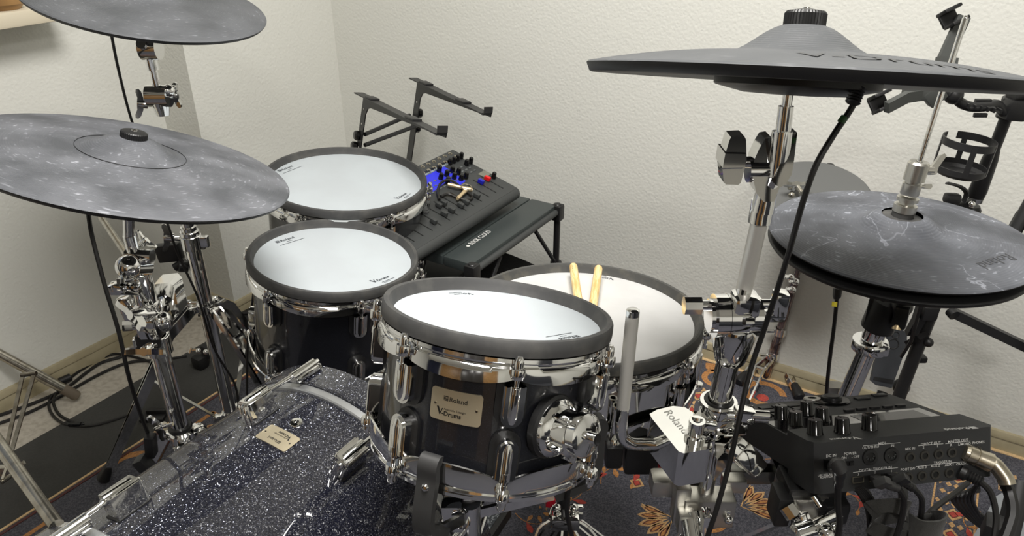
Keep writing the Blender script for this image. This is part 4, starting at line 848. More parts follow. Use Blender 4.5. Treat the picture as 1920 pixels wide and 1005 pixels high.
g = G(); a = onz(1303, 820, zt); g.lathe([(0, .0), (.013, 0), (.013, .005), (.0095, .006), (.0095, .026), (.0, .026)], fr(a, nz), 26); g.box(.034, .013, .012, fr(at(1318, 795, .90), RT * .2 + up, RT + up * .55), .004); g.rod(at(1308, 783, .895), at(1306, 795, .895), .0072, 16); part('wing_screw', g, CHROME, mc, True)
g = G(); g.rod(at(1218, 833, .945), at(1262, 828, .955), .0105, 20); g.box(.018, .02, .022, fr(at(1245, 820, .95), up, RT), .004); g.rod(at(1240, 850, .95), at(1262, 862, .96), .012, 18); part('rod_socket', g, MATTE, mc, True)
g = G(); M = fr(at(1398, 855, .90), -FW + RT * .25, RT * .8 - up * 1.0); g.box(.052, .024, .020, M, .005); g.box(.030, .027, .026, M, .006); g.rod(M @ Vector((0, .0, -.008)), at(1362, 838, .935), .0072, 16); part('t_knob', g, CHROME, mc, True)
g = G(); poly3(g, [onz(*p, zt - .012) for p in ((1338, 850), (1345, 800), (1385, 798), (1392, 806), (1345, 862))], (0, 0, -.035)); part('clamp_jaw', g, CHROME, mc, True)

# ------------------------------------------------------------------ lower rack with square steel pieces
rk = thing('rack_bar', 'steel rack of square bars and clamp block at the foot of the right stand', 'rack', (-.2, .72, .42))
def bx(g, px, py, d, sx, sy, sz, bv=.003, x=RT, z=up): g.box(sx, sy, sz, fr(at(px, py, d), z, x), bv)
RBX = (RT + Vector((.1, -.1, 0)) * .0)
g = G(); bx(g, 1246, 905, .98, .038, .03, .028, .006); bx(g, 1290, 905, .985, .055, .014, .024, .003); bx(g, 1375, 905, .98, .03, .02, .02); part('square_end', g, BRUSH, rk, True)
g = G(); bx(g, 1250, 905, .975, .001, .001, .001, 0)
g = G(); bx(g, 1325, 950, .97, .066, .030, .046, .003); part('clamp_block', g, BRUSH, rk, True)
g = G(); bx(g, 1276, 940, .965, .020, .022, .060, .003); bx(g, 1284, 975, .955, .020, .02, .03, .003); part('clamp_side', g, BRUSH, rk, True)
g = G(); bx(g, 1425, 888, 1.0, .085, .018, .022, .002); bx(g, 1462, 885, .99, .022, .024, .034, .002); part('cross_bar', g, mat('smoked_steel', lin(120, 120, 116), .25, 1.0), rk, True)
g = G(); g.rod(at(1300, 960, .95), at(1310, 995, .94), .009, 16); g.rod(at(1296, 975, .94), at(1302, 1010, .93), .013, 20); bx(g, 1322, 985, .93, .012, .02, .045, .003); part('clamp_bolt', g, CHROME, rk, True)
g = G(); g.box(.012, .01, .008, fr(at(1363, 958, .96), up), .001); g.ball(.006, T(*at(1366, 975, .955)), 10); part('hex_bolt', g, CHROME, rk, True)
g = G(); g.tube([at(1318, 940, .975), (-.185, .75, .30)], .010, 16); part('hidden_post', g, CHROME, rk, True)
# second clamp under the sound module
c2_ = thing('multi_clamp', 'chrome clamp with bolts hanging under the sound module', 'clamp', at(1500, 960, .88))
g = G(); bx(g, 1498, 940, .90, .062, .03, .034, .003, RT + up * .12); part('clamp_body', g, BRUSH, c2_, True)
g = G(); bx(g, 1462, 945, .90, .018, .032, .044, .003); bx(g, 1545, 925, .90, .030, .03, .05, .003); bx(g, 1520, 905, .905, .070, .045, .020, .004); bx(g, 1560, 950, .89, .03, .03, .03, .004); part('rubber_jaw', g, BLACK, c2_, True)
g = G(); g.rod(at(1476, 948, .88), at(1490, 968, .875), .0105, 8); g.rod(at(1525, 930, .885), at(1538, 950, .88), .006, 14); part('clamp_bolt', g, CHROME, c2_, True)
g = G(); g.rod(at(1487, 995, .87), at(1512, 962, .87), .006, 14); M = fr(at(1542, 975, .865), -FW, RT + up * .5); g.box(.046, .010, .012, M, .003); g.box(.012, .022, .012, M @ T(-.018, .006, 0), .003); bx(g, 1505, 985, .87, .022, .02, .012, .003, RT + up); g.rod(at(1495, 1000, .86), at(1525, 990, .86), .012, 20); g.ball(.012, T(*at(1548, 1000, .86)), 14); g.ball(.009, T(*at(1562, 990, .87)), 12)
part('wing_screws', g, CHROME, c2_, True)
g = G(); g.tube([at(1540, 1000, .88), (-.02, .82, .35), (-.12, .80, .28)], .009, 14); part('support_rod', g, CHROME, c2_, True)

# ------------------------------------------------------------------ sound module
K_ = .97
def near_scaled(p): return EYE + (Vector(p) - EYE) * K_
m00, m10, m11, m01 = [near_scaled(p) for p in ((-.055, .757, .66), (.126, .912, .655), (.003, 1.052, .573), (-.178, .897, .578))]
mxx = (m10 - m00).normalized(); mzz = mxx.cross(m01 - m00).normalized(); MM = fr(m00, mzz, mxx); MW, MD, MH_ = (m10 - m00).length, (m01 - m00).length, .060
sm = thing('sound_module', 'black drum sound module with knobs, display and a row of rear jacks', 'sound module', MM @ T(MW / 2, MD / 2, -MH_))
ML_ = MM
def q_(o): o.v = [ML_ @ v for v in o.v]; return o
LZ = .007   # the control deck lies a little lower than the rear ledge
LED = .056
g = G(); rr = rrect(MW, LED + .02, .012); rr = [(x, max(y, -(LED + .02) / 2) if y < 0 else min(y, (LED + .02) / 2)) for x, y in rr]
out = [(.0, .012), (.0035, .0035), (.012, 0), (MW - .006, 0), (MW, .006), (MW, LED), (0, LED)]
g.prism(out, -MH_, 0); g.prism([(0, LED - .001), (MW, LED - .001), (MW, MD - .008), (MW - .008, MD), (.008, MD), (0, MD - .008)], -MH_ + .012, -LZ)
body = part('case', q_(g), mat('module_case', lin(40, 41, 42), .55, bump=(1500, .25, .0003)), sm, True, ang=25)
def deck(px, py, z=None):   # pixel to local coordinates on the deck
    z = -LZ if z is None else z; c = MM @ Vector((0, 0, z)); P = onpl(px, py, c, mzz); return MM.inverted() @ P
def mp(P): return MM @ Vector(P)
GPAN = mat('gloss_black_panel', lin(20, 17, 22), .06, coat=1.0); GPAN.node_tree.nodes['Principled BSDF'].inputs['Coat IOR'].default_value = 2.2
# glossy display window strip behind the ledge
wx0, wy0 = .040, LED + .002; d1_ = LED + .058
g = G(); g.prism([(.002, wy0), (MW - .012, wy0), (MW - .012, d1_), (.002, d1_)], -LZ - .001, -LZ + .0008); part('gloss_panel', q_(g), GPAN, sm, True)
g = G(); g.prism([(.115, wy0 + .004), (.205, wy0 + .004), (.205, d1_ - .008), (.115, d1_ - .008)], -LZ + .0006, -LZ + .0012); part('display', q_(g), mat('dark_lcd', lin(40, 40, 42), .08), sm, True)
kn = []
for px, py in ((1528, 815), (1579, 812), (1630, 806), (1492, 798), (1465, 786), (1513, 778), (1542, 790)):
    P = deck(px, py, -.001 if (px, py) in ((1528, 815), (1579, 812), (1630, 806)) else -LZ)
    g = G(); Mk = MM @ T(P.x, P.y, P.z); g.lathe([(.0095, 0), (.0095, .002), (.0088, .003), (.0082, .017), (.0076, .0185), (0, .0185)], Mk, 28); g.box(.001, .006, .0006, Mk @ T(0, .005, .0187)); k = part('knob', g, GLOSSB, sm, True)
for i in range(3):
    for j in range(4):
        if (i, j) == (2, 3): continue
        g = G(); x, y = .012 + j * .020 + i * .0, MD - .025 - i * .018; g.box(.0165, .0125, .003, MM @ T(x, y, -LZ + .001), .001); b = part('pad_button', g, BLACK, sm, True)
for k, (px, py) in enumerate(((1616, 748), (1648, 742))):
    P = deck(px, py); g = G(); g.box(.020, .010, .003, MM @ T(P.x, P.y, P.z + .001), .001); part('pad_button', g, BLACK, sm, True)
for i, (px, py) in enumerate(((1640, 766), (1664, 764), (1688, 762), (1592, 771), (1615, 768))):
    P = deck(px, py); g = G(); g.prism(rrect(.015, .007, .003), 0, .0022, MM @ T(P.x, P.y, P.z + .0006)); part('soft_button', g, BLACK, sm, True)
P = deck(1555, 752); g = G(); g.lathe([(.012, 0), (.027, 0), (.0275, .0015), (.0255, .003), (.014, .003), (.0125, .001)], MM @ T(P.x, P.y, P.z), 40); part('dial_ring', g, GLOSSB, sm, True)
P2 = deck(1523, 751); g = G(); g.lathe([(.006, .004), (.011, .004), (.012, .002), (.012, 0)], MM @ T(P2.x, P2.y, P2.z), 28); part('cursor_ring', g, BRUSH, sm, True)
g = G(); g.lathe([(0, .008), (.011, .008), (.013, .006), (.013, 0)], MM @ T(P.x + .004, P.y, P.z), 32); part('value_dial', g, BLACK, sm, True)
# upside-down names on the ledge
gt_ = G(); P = deck(1823, 801, .0004); Q = deck(1752, 806, .0004); ux = (Q - P).normalized(); Fm = MM @ fr(P, (0, 0, 1), ux); logo(gt_, Fm @ T(.006, -.002, 0), .0105)
P = deck(1607, 818, .0004); Q = deck(1540, 824, .0004); Fm = MM @ fr(P, (0, 0, 1), Q - P); vdrums(gt_, Fm, .0110); part('ledge_lettering', gt_, WPRINT, sm, True)
# rear jack panel : local x across, z down
PM = MM @ Matrix(((1, 0, 0, 0), (0, 0, -1, 0), (0, 1, 0, 0), (0, 0, 0, 1)))   # x right, y up, z out of the panel
pc, pn = MM @ Vector((0, 0, 0)), (PM.to_3x3() @ Vector((0, 0, 1))).normalized(); PI_ = PM.inverted()
def pan(px, py): return PI_ @ onpl(px, py, pc, pn)
def ptxt(g, st, px, py, size, bold=.006): P = pan(px, py); vs, fs, wd = text(st, size, bold, 'CENTER'); g.add(vs, fs, PM @ T(P.x, P.y - size * .35, .0005))
gt_ = G()
for st, px, py, s_ in (('DC IN', 1558, 854, .0050), ('POWER', 1594, 850, .0050), ('ON -   - OFF', 1594, 857, .0045), ('MIDI', 1653, 831, .0048), ('OUT/THRU', 1632, 838, .0045), ('IN', 1673, 835, .0045), ('MIX IN', 1706, 841, .0045), ('DIRECT OUT', 1745, 831, .0048), ('2', 1731, 838, .0045), ('1', 1757, 836, .0045), ('MASTER OUT', 1796, 826, .0048), ('R', 1783, 834, .0045), ('L/MONO', 1808, 832, .0045), ('PHONES', 1834, 829, .0045),
                    ('USE ROLAND', 1549, 890, .0038), ('ADAPTOR', 1549, 894, .0038), ('DIGITAL TRIGGER IN', 1641, 879, .0048), ('3', 1609, 889, .0045), ('2', 1640, 885, .0045), ('1', 1671, 883, .0045), ('FOOT SW', 1702, 879, .0045), ('TRIGGER IN', 1767, 866, .0048), ('AUX 3', 1728, 876, .0045), ('AUX 2', 1753, 873, .0045), ('AUX 1', 1779, 871, .0045), ('CRASH 2', 1804, 869, .0045)):
    ptxt(gt_, st, px, py, s_ * .92)
for a, b in (((1618, 836), (1687, 830)), ((1721, 836), (1768, 832)), ((1772, 832), (1819, 827)), ((1599, 886), (1683, 877)), ((1717, 875), (1814, 865))):
    A, B = pan(*a), pan(*b); gt_.flat([(A.x, A.y), (B.x, B.y), (B.x, B.y + .0005), (A.x, A.y + .0005)], .0005, PM)
part('panel_lettering', gt_, WPRINT, sm, True)
jk = mat('jack_hole', lin(8, 8, 8), .5); jr = mat('jack_ring', lin(70, 68, 64), .3, .5)
def jack(px, py, r=.0062, din=False):
    P = pan(px, py); M = PM @ T(P.x, P.y, 0); g = G(); g.lathe([(r * .55, .0002), (r * .6, .0018), (r * .95, .0018), (r, .0)], M, 24); o = part('jack_socket', g, jr if not din else BLACK, sm, True)
    g = G(); g.lathe([(0, .0006), (r * .58, .0006)] if not din else [(0, .0006), (r * .85, .0006)], M, 20); h = part('socket_hole', g, jk, o, True)
    if din:
        g = G()
        for k in range(5): a = pi * (k - 0) / 4; g.box(.0012, .0022, .001, M @ T(r * .45 * cos(a), -r * .35 * sin(a) + .001, .0009) @ Rz(-a + pi / 2))
        part('socket_pin', g, GREYP, o, True)
for px, py in ((1706, 857), (1733, 854), (1759, 851), (1784, 848), (1702, 895), (1728, 892), (1753, 889), (1779, 886)): jack(px, py, .0062)
jack(1832, 843, .005); jack(1631, 857, .0098, True); jack(1671, 854, .0098, True)
for px, py in ((1608, 899), (1640, 896), (1671, 892)):
    P = pan(px, py); M = PM @ T(P.x, P.y, .0008); g = G(); w_, h_ = .0135, .0066
    g.box(w_, .0008, .0012, M @ T(0, h_ / 2, 0)); g.box(w_, .0008, .0012, M @ T(0, -h_ / 2, 0)); g.box(.0008, h_, .0012, M @ T(w_ / 2, 0, 0)); g.box(.0008, h_, .0012, M @ T(-w_ / 2, 0, 0)); part('usb_port', g, CONN, sm, True)
P = pan(1590, 869); g = G(); g.box(.014, .0055, .001, PM @ T(P.x, P.y, .0004)); part('power_switch_slot', g, jk, sm, True); g = G(); g.box(.005, .004, .003, PM @ T(P.x + .003, P.y, .001)); part('power_switch', g, BLACK, sm, True)
P = pan(1556, 872); g = G(); g.box(.016, .015, .001, PM @ T(P.x, P.y, .0004)); part('power_socket', g, jk, sm, True)
g = G(); P = pan(1841, 871); g.lathe([(0, .0005), (.0035, .0005)], PM @ T(P.x, P.y, 0), 12); part('lock_slot', g, jk, sm, True)
# bracket disc under the module
g = G(); g.lathe([(0, 0), (.045, 0), (.045, -.01), (.0, -.012)], MM @ T(.085, .09, -MH_ + .010), 32); g.box(.10, .09, .006, MM @ T(.12, .10, -MH_ + .006), .002); part('mount_plate', g, BLACK, sm, True)

# plugs and cables at the module
def ang_cable(name, pts, r, label, m=CABLE, group=None): return cable(name, pts, r, label, m, 8, group)
pj = PM @ (pan(1806, 846) + Vector((0, 0, .001)))
j1 = ang_cable('cable', [at(1880, 898, .875), at(1893, 925, .86), at(1898, 965, .85), at(1880, 1020, .84)], .0068, 'thick black audio cable with a big nickel jack plug in the module')
g = G(); a, b = pj, at(1858, 868, .868); g.tube([a, a.lerp(b, .12), a.lerp(b, .13), a.lerp(b, .38), a.lerp(b, .39), a.lerp(b, .44), a.lerp(b, .45), a.lerp(b, .5), a.lerp(b, .51), a.lerp(b, .98), b], [.0085, .0095, .0105, .0105, .0098, .0098, .0108, .0108, .010, .0112, .0095], 24)
g.tube(smooth([b, at(1866, 872, .865), at(1884, 895, .86), at(1889, 908, .858)], 4), [.0108] * 2 + [.0095] * 9 + [.0078] * 2 if False else .0088, 20); part('jack_plug', g, CONN, j1, True)
pj = PM @ (pan(1799, 884) + Vector((0, 0, .001)))
j2 = ang_cable('cable', [at(1838, 903, .86), at(1858, 925, .855), at(1868, 970, .85), at(1862, 1020, .845)], .0036, 'black lead with ribbed plug in the crash socket of the module')
g = G(); a, b = pj, at(1842, 905, .862); n = 16; g.tube([a.lerp(b, i / n) for i in range(n + 1)], [.0082 if i < 5 else (.0068 if i % 2 else .0056) for i in range(n + 1)], 16); part('jack_plug', g, BLACK, j2, True)
pj = PM @ (pan(1560, 875) + Vector((0, 0, .001)))
j3 = ang_cable('cable', [at(1572, 905, .79), at(1571, 940, .80), at(1574, 980, .81), at(1568, 1020, .82)], .0036, 'black power lead hanging from the DC socket of the module')
g = G(); a = pj; b = at(1572, 872, .765); g.tube(smooth([a, b, at(1574, 885, .77), at(1572, 910, .785)], 4), [.0065] * 3 + [.0078] * 4 + [.0066] * 3 + [.005] * 3, 16); part('power_plug', g, BLACK, j3, True)
for k, (px, py, pts, lb) in enumerate(((1640, 896, [(1655, 905, .79), (1683, 915, .80), (1695, 935, .81), (1690, 975, .82), (1676, 1020, .83)], 'dark lead with squared plug in the middle USB port'), (1671, 892, [(1690, 900, .80), (1712, 915, .81), (1728, 935, .82), (1727, 965, .83), (1722, 985, .84), (1700, 1015, .85)], 'dark lead with flat plug in the right USB port'))):
    pj = PM @ (pan(px, py) + Vector((0, 0, .001))); j = ang_cable('cable', [at(*pts[1])] + [at(*p) for p in pts[2:]], .0032, lb)
    g = G(); b = at(*pts[0]); d = (b - pj).normalized(); g.box(.013, .007, (b - pj).length, fr((pj + b) / 2, d, RT), .0015); g.box(.015, .009, .012, fr(b, at(*pts[1]) - b, RT), .002); n = 8; e = at(*pts[1]); g.tube([b.lerp(e, i / n) for i in range(n + 1)], [.0052 if i % 2 else .0042 for i in range(n + 1)], 10); part('usb_plug', g, BLACK if k else mat('dark_grey_plastic', lin(50, 50, 50), .5), j, True)
# bundle of leads under the module and velcro straps
for k in range(5):
    cable('cable', [at(1598 + k * 4, 912, .86), at(1612 + k * 4, 925, .86), at(1628 + k * 4, 960, .86 + k * .003), at(1632 + k * 4, 1020, .87)], .0032, ['leftmost', 'second from left', 'middle', 'second from right', 'rightmost'][k] + ' of five black leads bundled under the module', group='leads bundled under the module')
for k in range(6):
    pts = [at(1835, 905 + k * 3, 1.0 + k * .01), at(1822 - k * 7, 930, 1.02), at(1830 - k * 6, 955, 1.05), at(1850 - k * 3, 985, 1.08), at(1880, 1010, 1.1)]
    cable('cable', pts, .0030, ['outermost', 'second from outside', 'third from outside', 'third from inside', 'second from inside', 'innermost'][k] + ' of six thin black cable coils by the carpet lattice', group='coiled cables at bottom right')
uc = cable('cable', [at(1812, 948, 1.05), at(1835, 962, 1.06), at(1865, 985, 1.07), at(1900, 1005, 1.08)], .0030, 'black charging cable with bright metal USB tip')
g = G(); a, b = at(1800, 934, 1.04), at(1822, 955, 1.055); g.box(.012, .006, .022, fr(a.lerp(b, .45), b - a, RT), .0015); part('plug_body', g, GREYP, uc, True)
g = G(); g.box(.009, .004, .010, fr(a.lerp(b, -.12), b - a, RT), .001); part('metal_tip', g, mat('bright_nickel', lin(235, 225, 195), .25, .8), uc, True)
g = G(); g.strap(smooth([at(1630, 960, .84), at(1645, 950, .83), (at(1680, 948, .83)), at(1700, 955, .84), at(1690, 965, .86), at(1650, 975, .86), at(1632, 985, .85), at(1660, 1000, .85), at(1700, 1008, .85)], 5), up, .020, .002)
single('velcro_strap', g, MATB, 'black velcro strap looped under the module, left one', 'strap')
g = G(); g.strap(smooth([at(1705, 985, .84), at(1725, 995, .83), at(1755, 995, .84), at(1768, 985, .86), at(1745, 980, .88), at(1712, 985, .87)], 5), up, .030, .002)
single('velcro_strap', g, MATB, 'black velcro strap looped at the bottom edge, right one', 'strap')
cable('cable', [at(1815, 905, .98), at(1790, 925, .96), at(1750, 955, .92), at(1725, 985, .88)], .0036, 'black lead crossing the carpet lattice from the module')

# ------------------------------------------------------------------ far stand with practice pad
FB = Vector((-.249, 1.700, 0)); fs_ = thing('pad_stand', 'old tarnished chrome tripod stand by the back wall', 'stand', FB)
ft = at(1512, 470, 1.93)
PUR = mat('tarnished_chrome', lin(170, 160, 160), .2, 1.0, noise=(40, lin(110, 90, 90), .4, .6))
u_ = (near(1475, 560, FB + up * .02, Vector((.03, 0, .6))) - FB)
def fx(px, py): return near(px, py, at(1425, 745, 2.12), at(1510, 460, 1.86) - at(1425, 745, 2.12))
g = G(); g.tube([fx(1424, 740), fx(1452, 640)], .0125, 20); g.tube([fx(1452, 640), fx(1490, 520)], .0105, 20); g.tube([fx(1490, 520), fx(1530, 385)], .008, 16); part('tube', g, PUR, fs_, True)
for p in ((1460, 620), (1448, 665)): 
    g = G(); q = fx(*p); g.lathe([(.012, -.01), (.0165, -.01), (.0165, .01), (.012, .01)], fr(q, up), 24); g.rod(q, q - RT * .035, .005, 10); part('collar', g, CHROME, fs_, True)
q = fx(1447, 668)
for f_, k_ in ((onz(1496, 742, .012), at(1466, 672, 2.08)), (onz(1388, 716, .012), at(1425, 672, 2.10)), (onz(1392, 772, .012), at(1425, 690, 2.0))):
    leg(fs_, q, k_, f_, fx(1430, 730), .014)
for p in ((1483, 520), (1492, 528), (1486, 543)):
    g = G(); g.ball(.009, T(*at(*p, 1.8)), 10); g.rod(at(*p, 1.8), at(p[0] - 12, p[1] - 2, 1.8), .005, 8); part('wing_nut', g, CHROME, fs_, True)
pdn = nrm(.08, -.25, .95); PD = at(1530, 362, 1.62)
pd = thing('practice_pad', 'round grey rubber pad on a stand behind the hi hat', 'practice pad', fr(PD, pdn))
g = G(); g.lathe([(0, .006), (.110, .006), (.114, .003), (.114, -.008), (.108, -.012), (0, -.012)], None, 64); part('pad_disc', g, mat('grey_rubber', lin(94, 95, 94), .75, bump=(400, .1, .0004)), pd)
g = G(); g.lathe([(.100, -.012), (.112, -.012), (.112, -.022), (.1, -.022)], None, 64); part('red_rim', g, REDR, pd, label='red lower ring')
g = G(); Pk = at(1555, 318, 1.70); g.lathe([(0, .0), (.011, 0), (.011, .018), (.008, .023), (0, .023)], fr(Pk - up * .01, up), 18); part('rubber_peg', g, BLACK, pd, True)
wk = at(1490, 350, 1.60); o = wing(pd, wk, up * .5 - FW, RT, 1.2)
g = G(); g.rod(at(1478, 352, 1.60), at(1505, 347, 1.60), .005, 10); g.rod(at(1495, 350, 1.59), at(1503, 362, 1.58), .006, 12); g.ball(.007, T(*at(1484, 366, 1.58)), 10); part('t_bolt', g, STEEL, pd, True)

# ------------------------------------------------------------------ hi-hat pedal plate leaning and footboard
fb = thing('foot_pedal', 'black footboard pedal folded upright behind the hi hat stand', 'pedal', (0.02, 1.60, 0))
n_ = (-FW + RT * -.1); n_.z = .25; n_.normalize(); O = at(1672, 672, 1.75); M = fr(O, n_, RT); 
iv = M.inverted()
pl = [(lambda P: (P.x, P.y))(iv @ onpl(*p, O, n_)) for p in ((1642, 722), (1633, 715), (1652, 625), (1662, 615), (1690, 616), (1701, 626), (1700, 650), (1672, 728))]
g = G(); g.prism(pl, -.010, 0, M); part('footboard', g, mat('black_footboard', lin(58, 60, 64), .4), fb, True)
g = G(); pl2 = [(lambda P: (P.x, P.y))(iv @ onpl(*p, O, n_)) for p in ((1637, 712), (1639, 706), (1675, 712), (1673, 720))]; g.prism(pl2, 0, .001, M); part('heel_plate', g, MATTE, fb, True)
g = G(); c_ = iv @ onpl(1675, 645, O, n_); 
for rr_ in (.010,): g.lathe([(rr_, 0), (rr_ + .0018, .0008), (rr_ + .0036, 0)], M @ T(c_.x, c_.y, 0), 24)
g.lathe([(.006, 0), (.0075, .0008), (.009, 0)], M @ T(c_.x + .003, c_.y + .022, 0), 20); part('embossed_mark', g, MATTE, fb, True)
g = G(); g.tube([at(1655, 735, 1.8), (0.0, 1.62, .05)], .012, 12); g.box(.12, .09, .02, T(.03, 1.60, .02), .004); part('base_plate', g, MATTE, fb, True)
g = G(); g.ball(.02, T(*at(1690, 725, 1.80)), 12); part('beater', g, BLACK, fb, True)
g = G(); g.box(.038, .03, .02, fr(at(1565, 727, 1.9), up, RT + Vector((.2, 0, 0))), .002); bs_ = at(1565, 727, 1.9); g.box(.03, .02, bs_.z, T(bs_.x, bs_.y, bs_.z / 2), .002); single('steel_bracket', g, BRUSH, 'small bright steel bracket behind the hi hat tube', 'bracket')

# ------------------------------------------------------------------ mic stand with tablet holder and cup holder
mb = Vector((.05, 1.60, 0)); ms = thing('microphone_stand', 'black tripod stand with tablet holder and cup ring, far right', 'stand', mb)
u0, u1 = at(1700, 705, 1.62), at(1902, 180, 1.28)
def ux_(px, py): return near(px, py, u0, u1 - u0)
g = G(); g.tube([ux_(1700, 705), ux_(1800, 440)], .0135, 20); g.tube([u0, Vector((u0.x - .01, u0.y, .05))], .0135, 16); part('lower_tube', g, MATTE, ms, True)
g = G(); g.tube([ux_(1845, 330), ux_(1893, 205)], .0100, 20); part('upper_tube', g, MATTE, ms, True)
g = G(); a, b = ux_(1838, 372), ux_(1886, 285); g.tube([a, a.lerp(b, .04), a.lerp(b, .15), a.lerp(b, .8), a.lerp(b, .97), b], [.011, .0145, .0155, .0135, .011, .0105], 24); part('grip', g, BLACK, ms, True)
g = G(); g.tube([ux_(1834, 378), ux_(1838, 370)], .0150, 24); part('grip_ring', g, CHROME, ms, True)
g = G(); q = ux_(1827, 398); g.lathe([(.0, -.012), (.017, -.012), (.018, .004), (.014, .012), (0, .012)], fr(q, up), 24); g.box(.030, .018, .014, fr(at(1805, 385, 1.34), up - RT * .2, RT), .003); g.box(.05, .012, .006, fr(at(1800, 382, 1.33), up - RT * .25, RT - up * .1), .002); part('tube_clamp', g, BLACK, ms, True); g = G(); g.box(.026, .02, .018, fr(at(1785, 372, 1.32), up, RT), .006); part('clamp_knob', g, BLACK, ms, True)
g = G(); g.ball(.006, T(*at(1822, 383, 1.32)), 10); part('clamp_screw', g, CHROME, ms, True)
g = G(); g.rod(ux_(1893, 222), ux_(1900, 185), .017, 24); g.box(.036, .03, .036, fr(at(1902, 205, 1.28), up + RT * .1, RT), .006); g.rod(at(1895, 180, 1.27), at(1935, 172, 1.27), .013, 18); part('swivel_head', g, BLACK, ms, True)
g = G(); g.tube(smooth([at(1882, 212, 1.28), at(1868, 196, 1.27), at(1845, 200, 1.26), at(1820, 200, 1.26), at(1800, 192, 1.26), at(1790, 178, 1.26)], 5), .0085, 14); g.box(.045, .010, .006, fr(at(1840, 203, 1.255), up, RT - up * .12), .002)
for k in range(6): g.box(.003, .018, .008, fr(at(1812 + k * 12, 197 + k * 2, 1.255), up, RT), .0005)
g.box(.026, .008, .008, fr(at(1843, 190, 1.26), up, RT), .001); g.box(.022, .006, .007, fr(at(1838, 216, 1.26), up, RT), .001); part('flex_arm', g, BLACK, ms, True)
g = G(); g.ball(.0155, T(*at(1788, 178, 1.25)), 16); g.rod(at(1796, 183, 1.25), at(1780, 172, 1.25), .014, 18); part('ball_joint', g, BLACK, ms, True)
dz_ = (at(1790, 45, 1.26) - at(1770, 172, 1.25)); 
g = G(); a, b = at(1742, 172, 1.245), at(1795, 66, 1.24); g.strap([at(1745, 172, 1.245), at(1771, 110, 1.24), at(1802, 42, 1.24), at(1806, 32, 1.24)], RT, .021, .010); g.strap([at(1776, 108, 1.235), at(1768, 150, 1.24)], RT, .030, .016); g.strap([at(1745, 175, 1.24), at(1700, 182, 1.23), at(1662, 202, 1.22)], up, .018, .010)
g.box(.060, .02, .020, fr(at(1728, 176, 1.24), up, RT - up * .15), .003); g.box(.030, .02, .030, fr(at(1750, 178, 1.24), RT + up, RT - up), .003); part('cradle_arm', g, mat('charcoal_plastic', lin(66, 68, 66), .55), ms, True)
for p, s_ in (((1788, 30), 1), ((1654, 190), -1)):
    M = fr(at(p[0], p[1], 1.235), -FW, RT + up * (.55 if s_ > 0 else .5)); g = G(); g.box(.030, .006, .030, M @ T(0, -.012 * s_, 0), .002); g.box(.030, .006, .030, M @ T(0, .012 * s_, -.004), .002); g.box(.030, .026, .006, M @ T(0, 0, -.014), .002); part('grip_jaw', g, BLACK, ms, True)
g = G(); q = at(1790, 330, 1.30); cz = q.z
Mc = fr(at(1797, 322, 1.32), nrm(.05, .02, 1)); rr_ = .041
g.lathe([(rr_, -.004), (rr_, .010), (rr_ + .0015, .010), (rr_ + .0015, -.004), (rr_, -.004)], Mc, 40, radians(-150), radians(150)) if False else g.lathe([(0, -.002), (rr_ - .006, -.002), (rr_, .003), (rr_, .012), (rr_ + .0018, .012), (rr_ + .0018, .002), (rr_ - .005, -.004), (0, -.006)], Mc, 44)
g.lathe([(rr_, .048), (rr_, .061), (rr_ + .0018, .061), (rr_ + .0018, .048), (rr_, .048)], Mc, 44, radians(150), radians(480))
for a in (-75, -10, 100, 190): g.box(.0022, .009, .055, Mc @ Rz(radians(a)) @ T(rr_ + .001, 0, .030))
g.strap(smooth([at(1775, 343, 1.30), at(1800, 350, 1.30), at(1812, 362, 1.31), at(1806, 378, 1.32)], 4), FW, .010, .003); part('cup_ring', g, MATTE, ms, True)
g = G(); g.strap([at(1735, 560, 1.5), at(1722, 600, 1.52), at(1708, 625, 1.55)], RT, .022, .014); g.box(.03, .02, .03, fr(at(1742, 585, 1.5), up, RT), .003); g.tube([at(1727, 570, 1.48), at(1708, 640, 1.55), at(1690, 668, 1.6)], .004, 8); g.strap([at(1700, 645, 1.58), at(1722, 632, 1.55), at(1740, 622, 1.54)], up, .012, .006); g.ball(.010, T(*at(1741, 642, 1.55)), 12); g.box(.022, .02, .014, fr(at(1726, 672, 1.6), up, RT), .004); part('leg_hub', g, BLACK, ms, True)
g = G(); g.strap([at(1785, 585, 1.5), at(1960, 668, 1.5)], up, .018, .014); l = part('leg', g, MATTE, ms, True)
g = G(); g.rod(at(1782, 583, 1.5), at(1790, 592, 1.49), .011, 14); part('leg_joint', g, BLACK, l, True)
for e in (Vector((.22, 1.72, .012)), Vector((-.08, 1.74, .012)), Vector((.12, 1.38, .012))):
    g = G(); s0 = Vector((u0.x - .01, u0.y, .22)); g.strap([s0, e], Vector((-(e - s0).y, (e - s0).x, 0)), .016, .012); l = part('leg', g, MATTE, ms, True)
    g = G(); g.ball(.014, T(*e), 10); part('rubber_foot', g, BLACK, l, True)
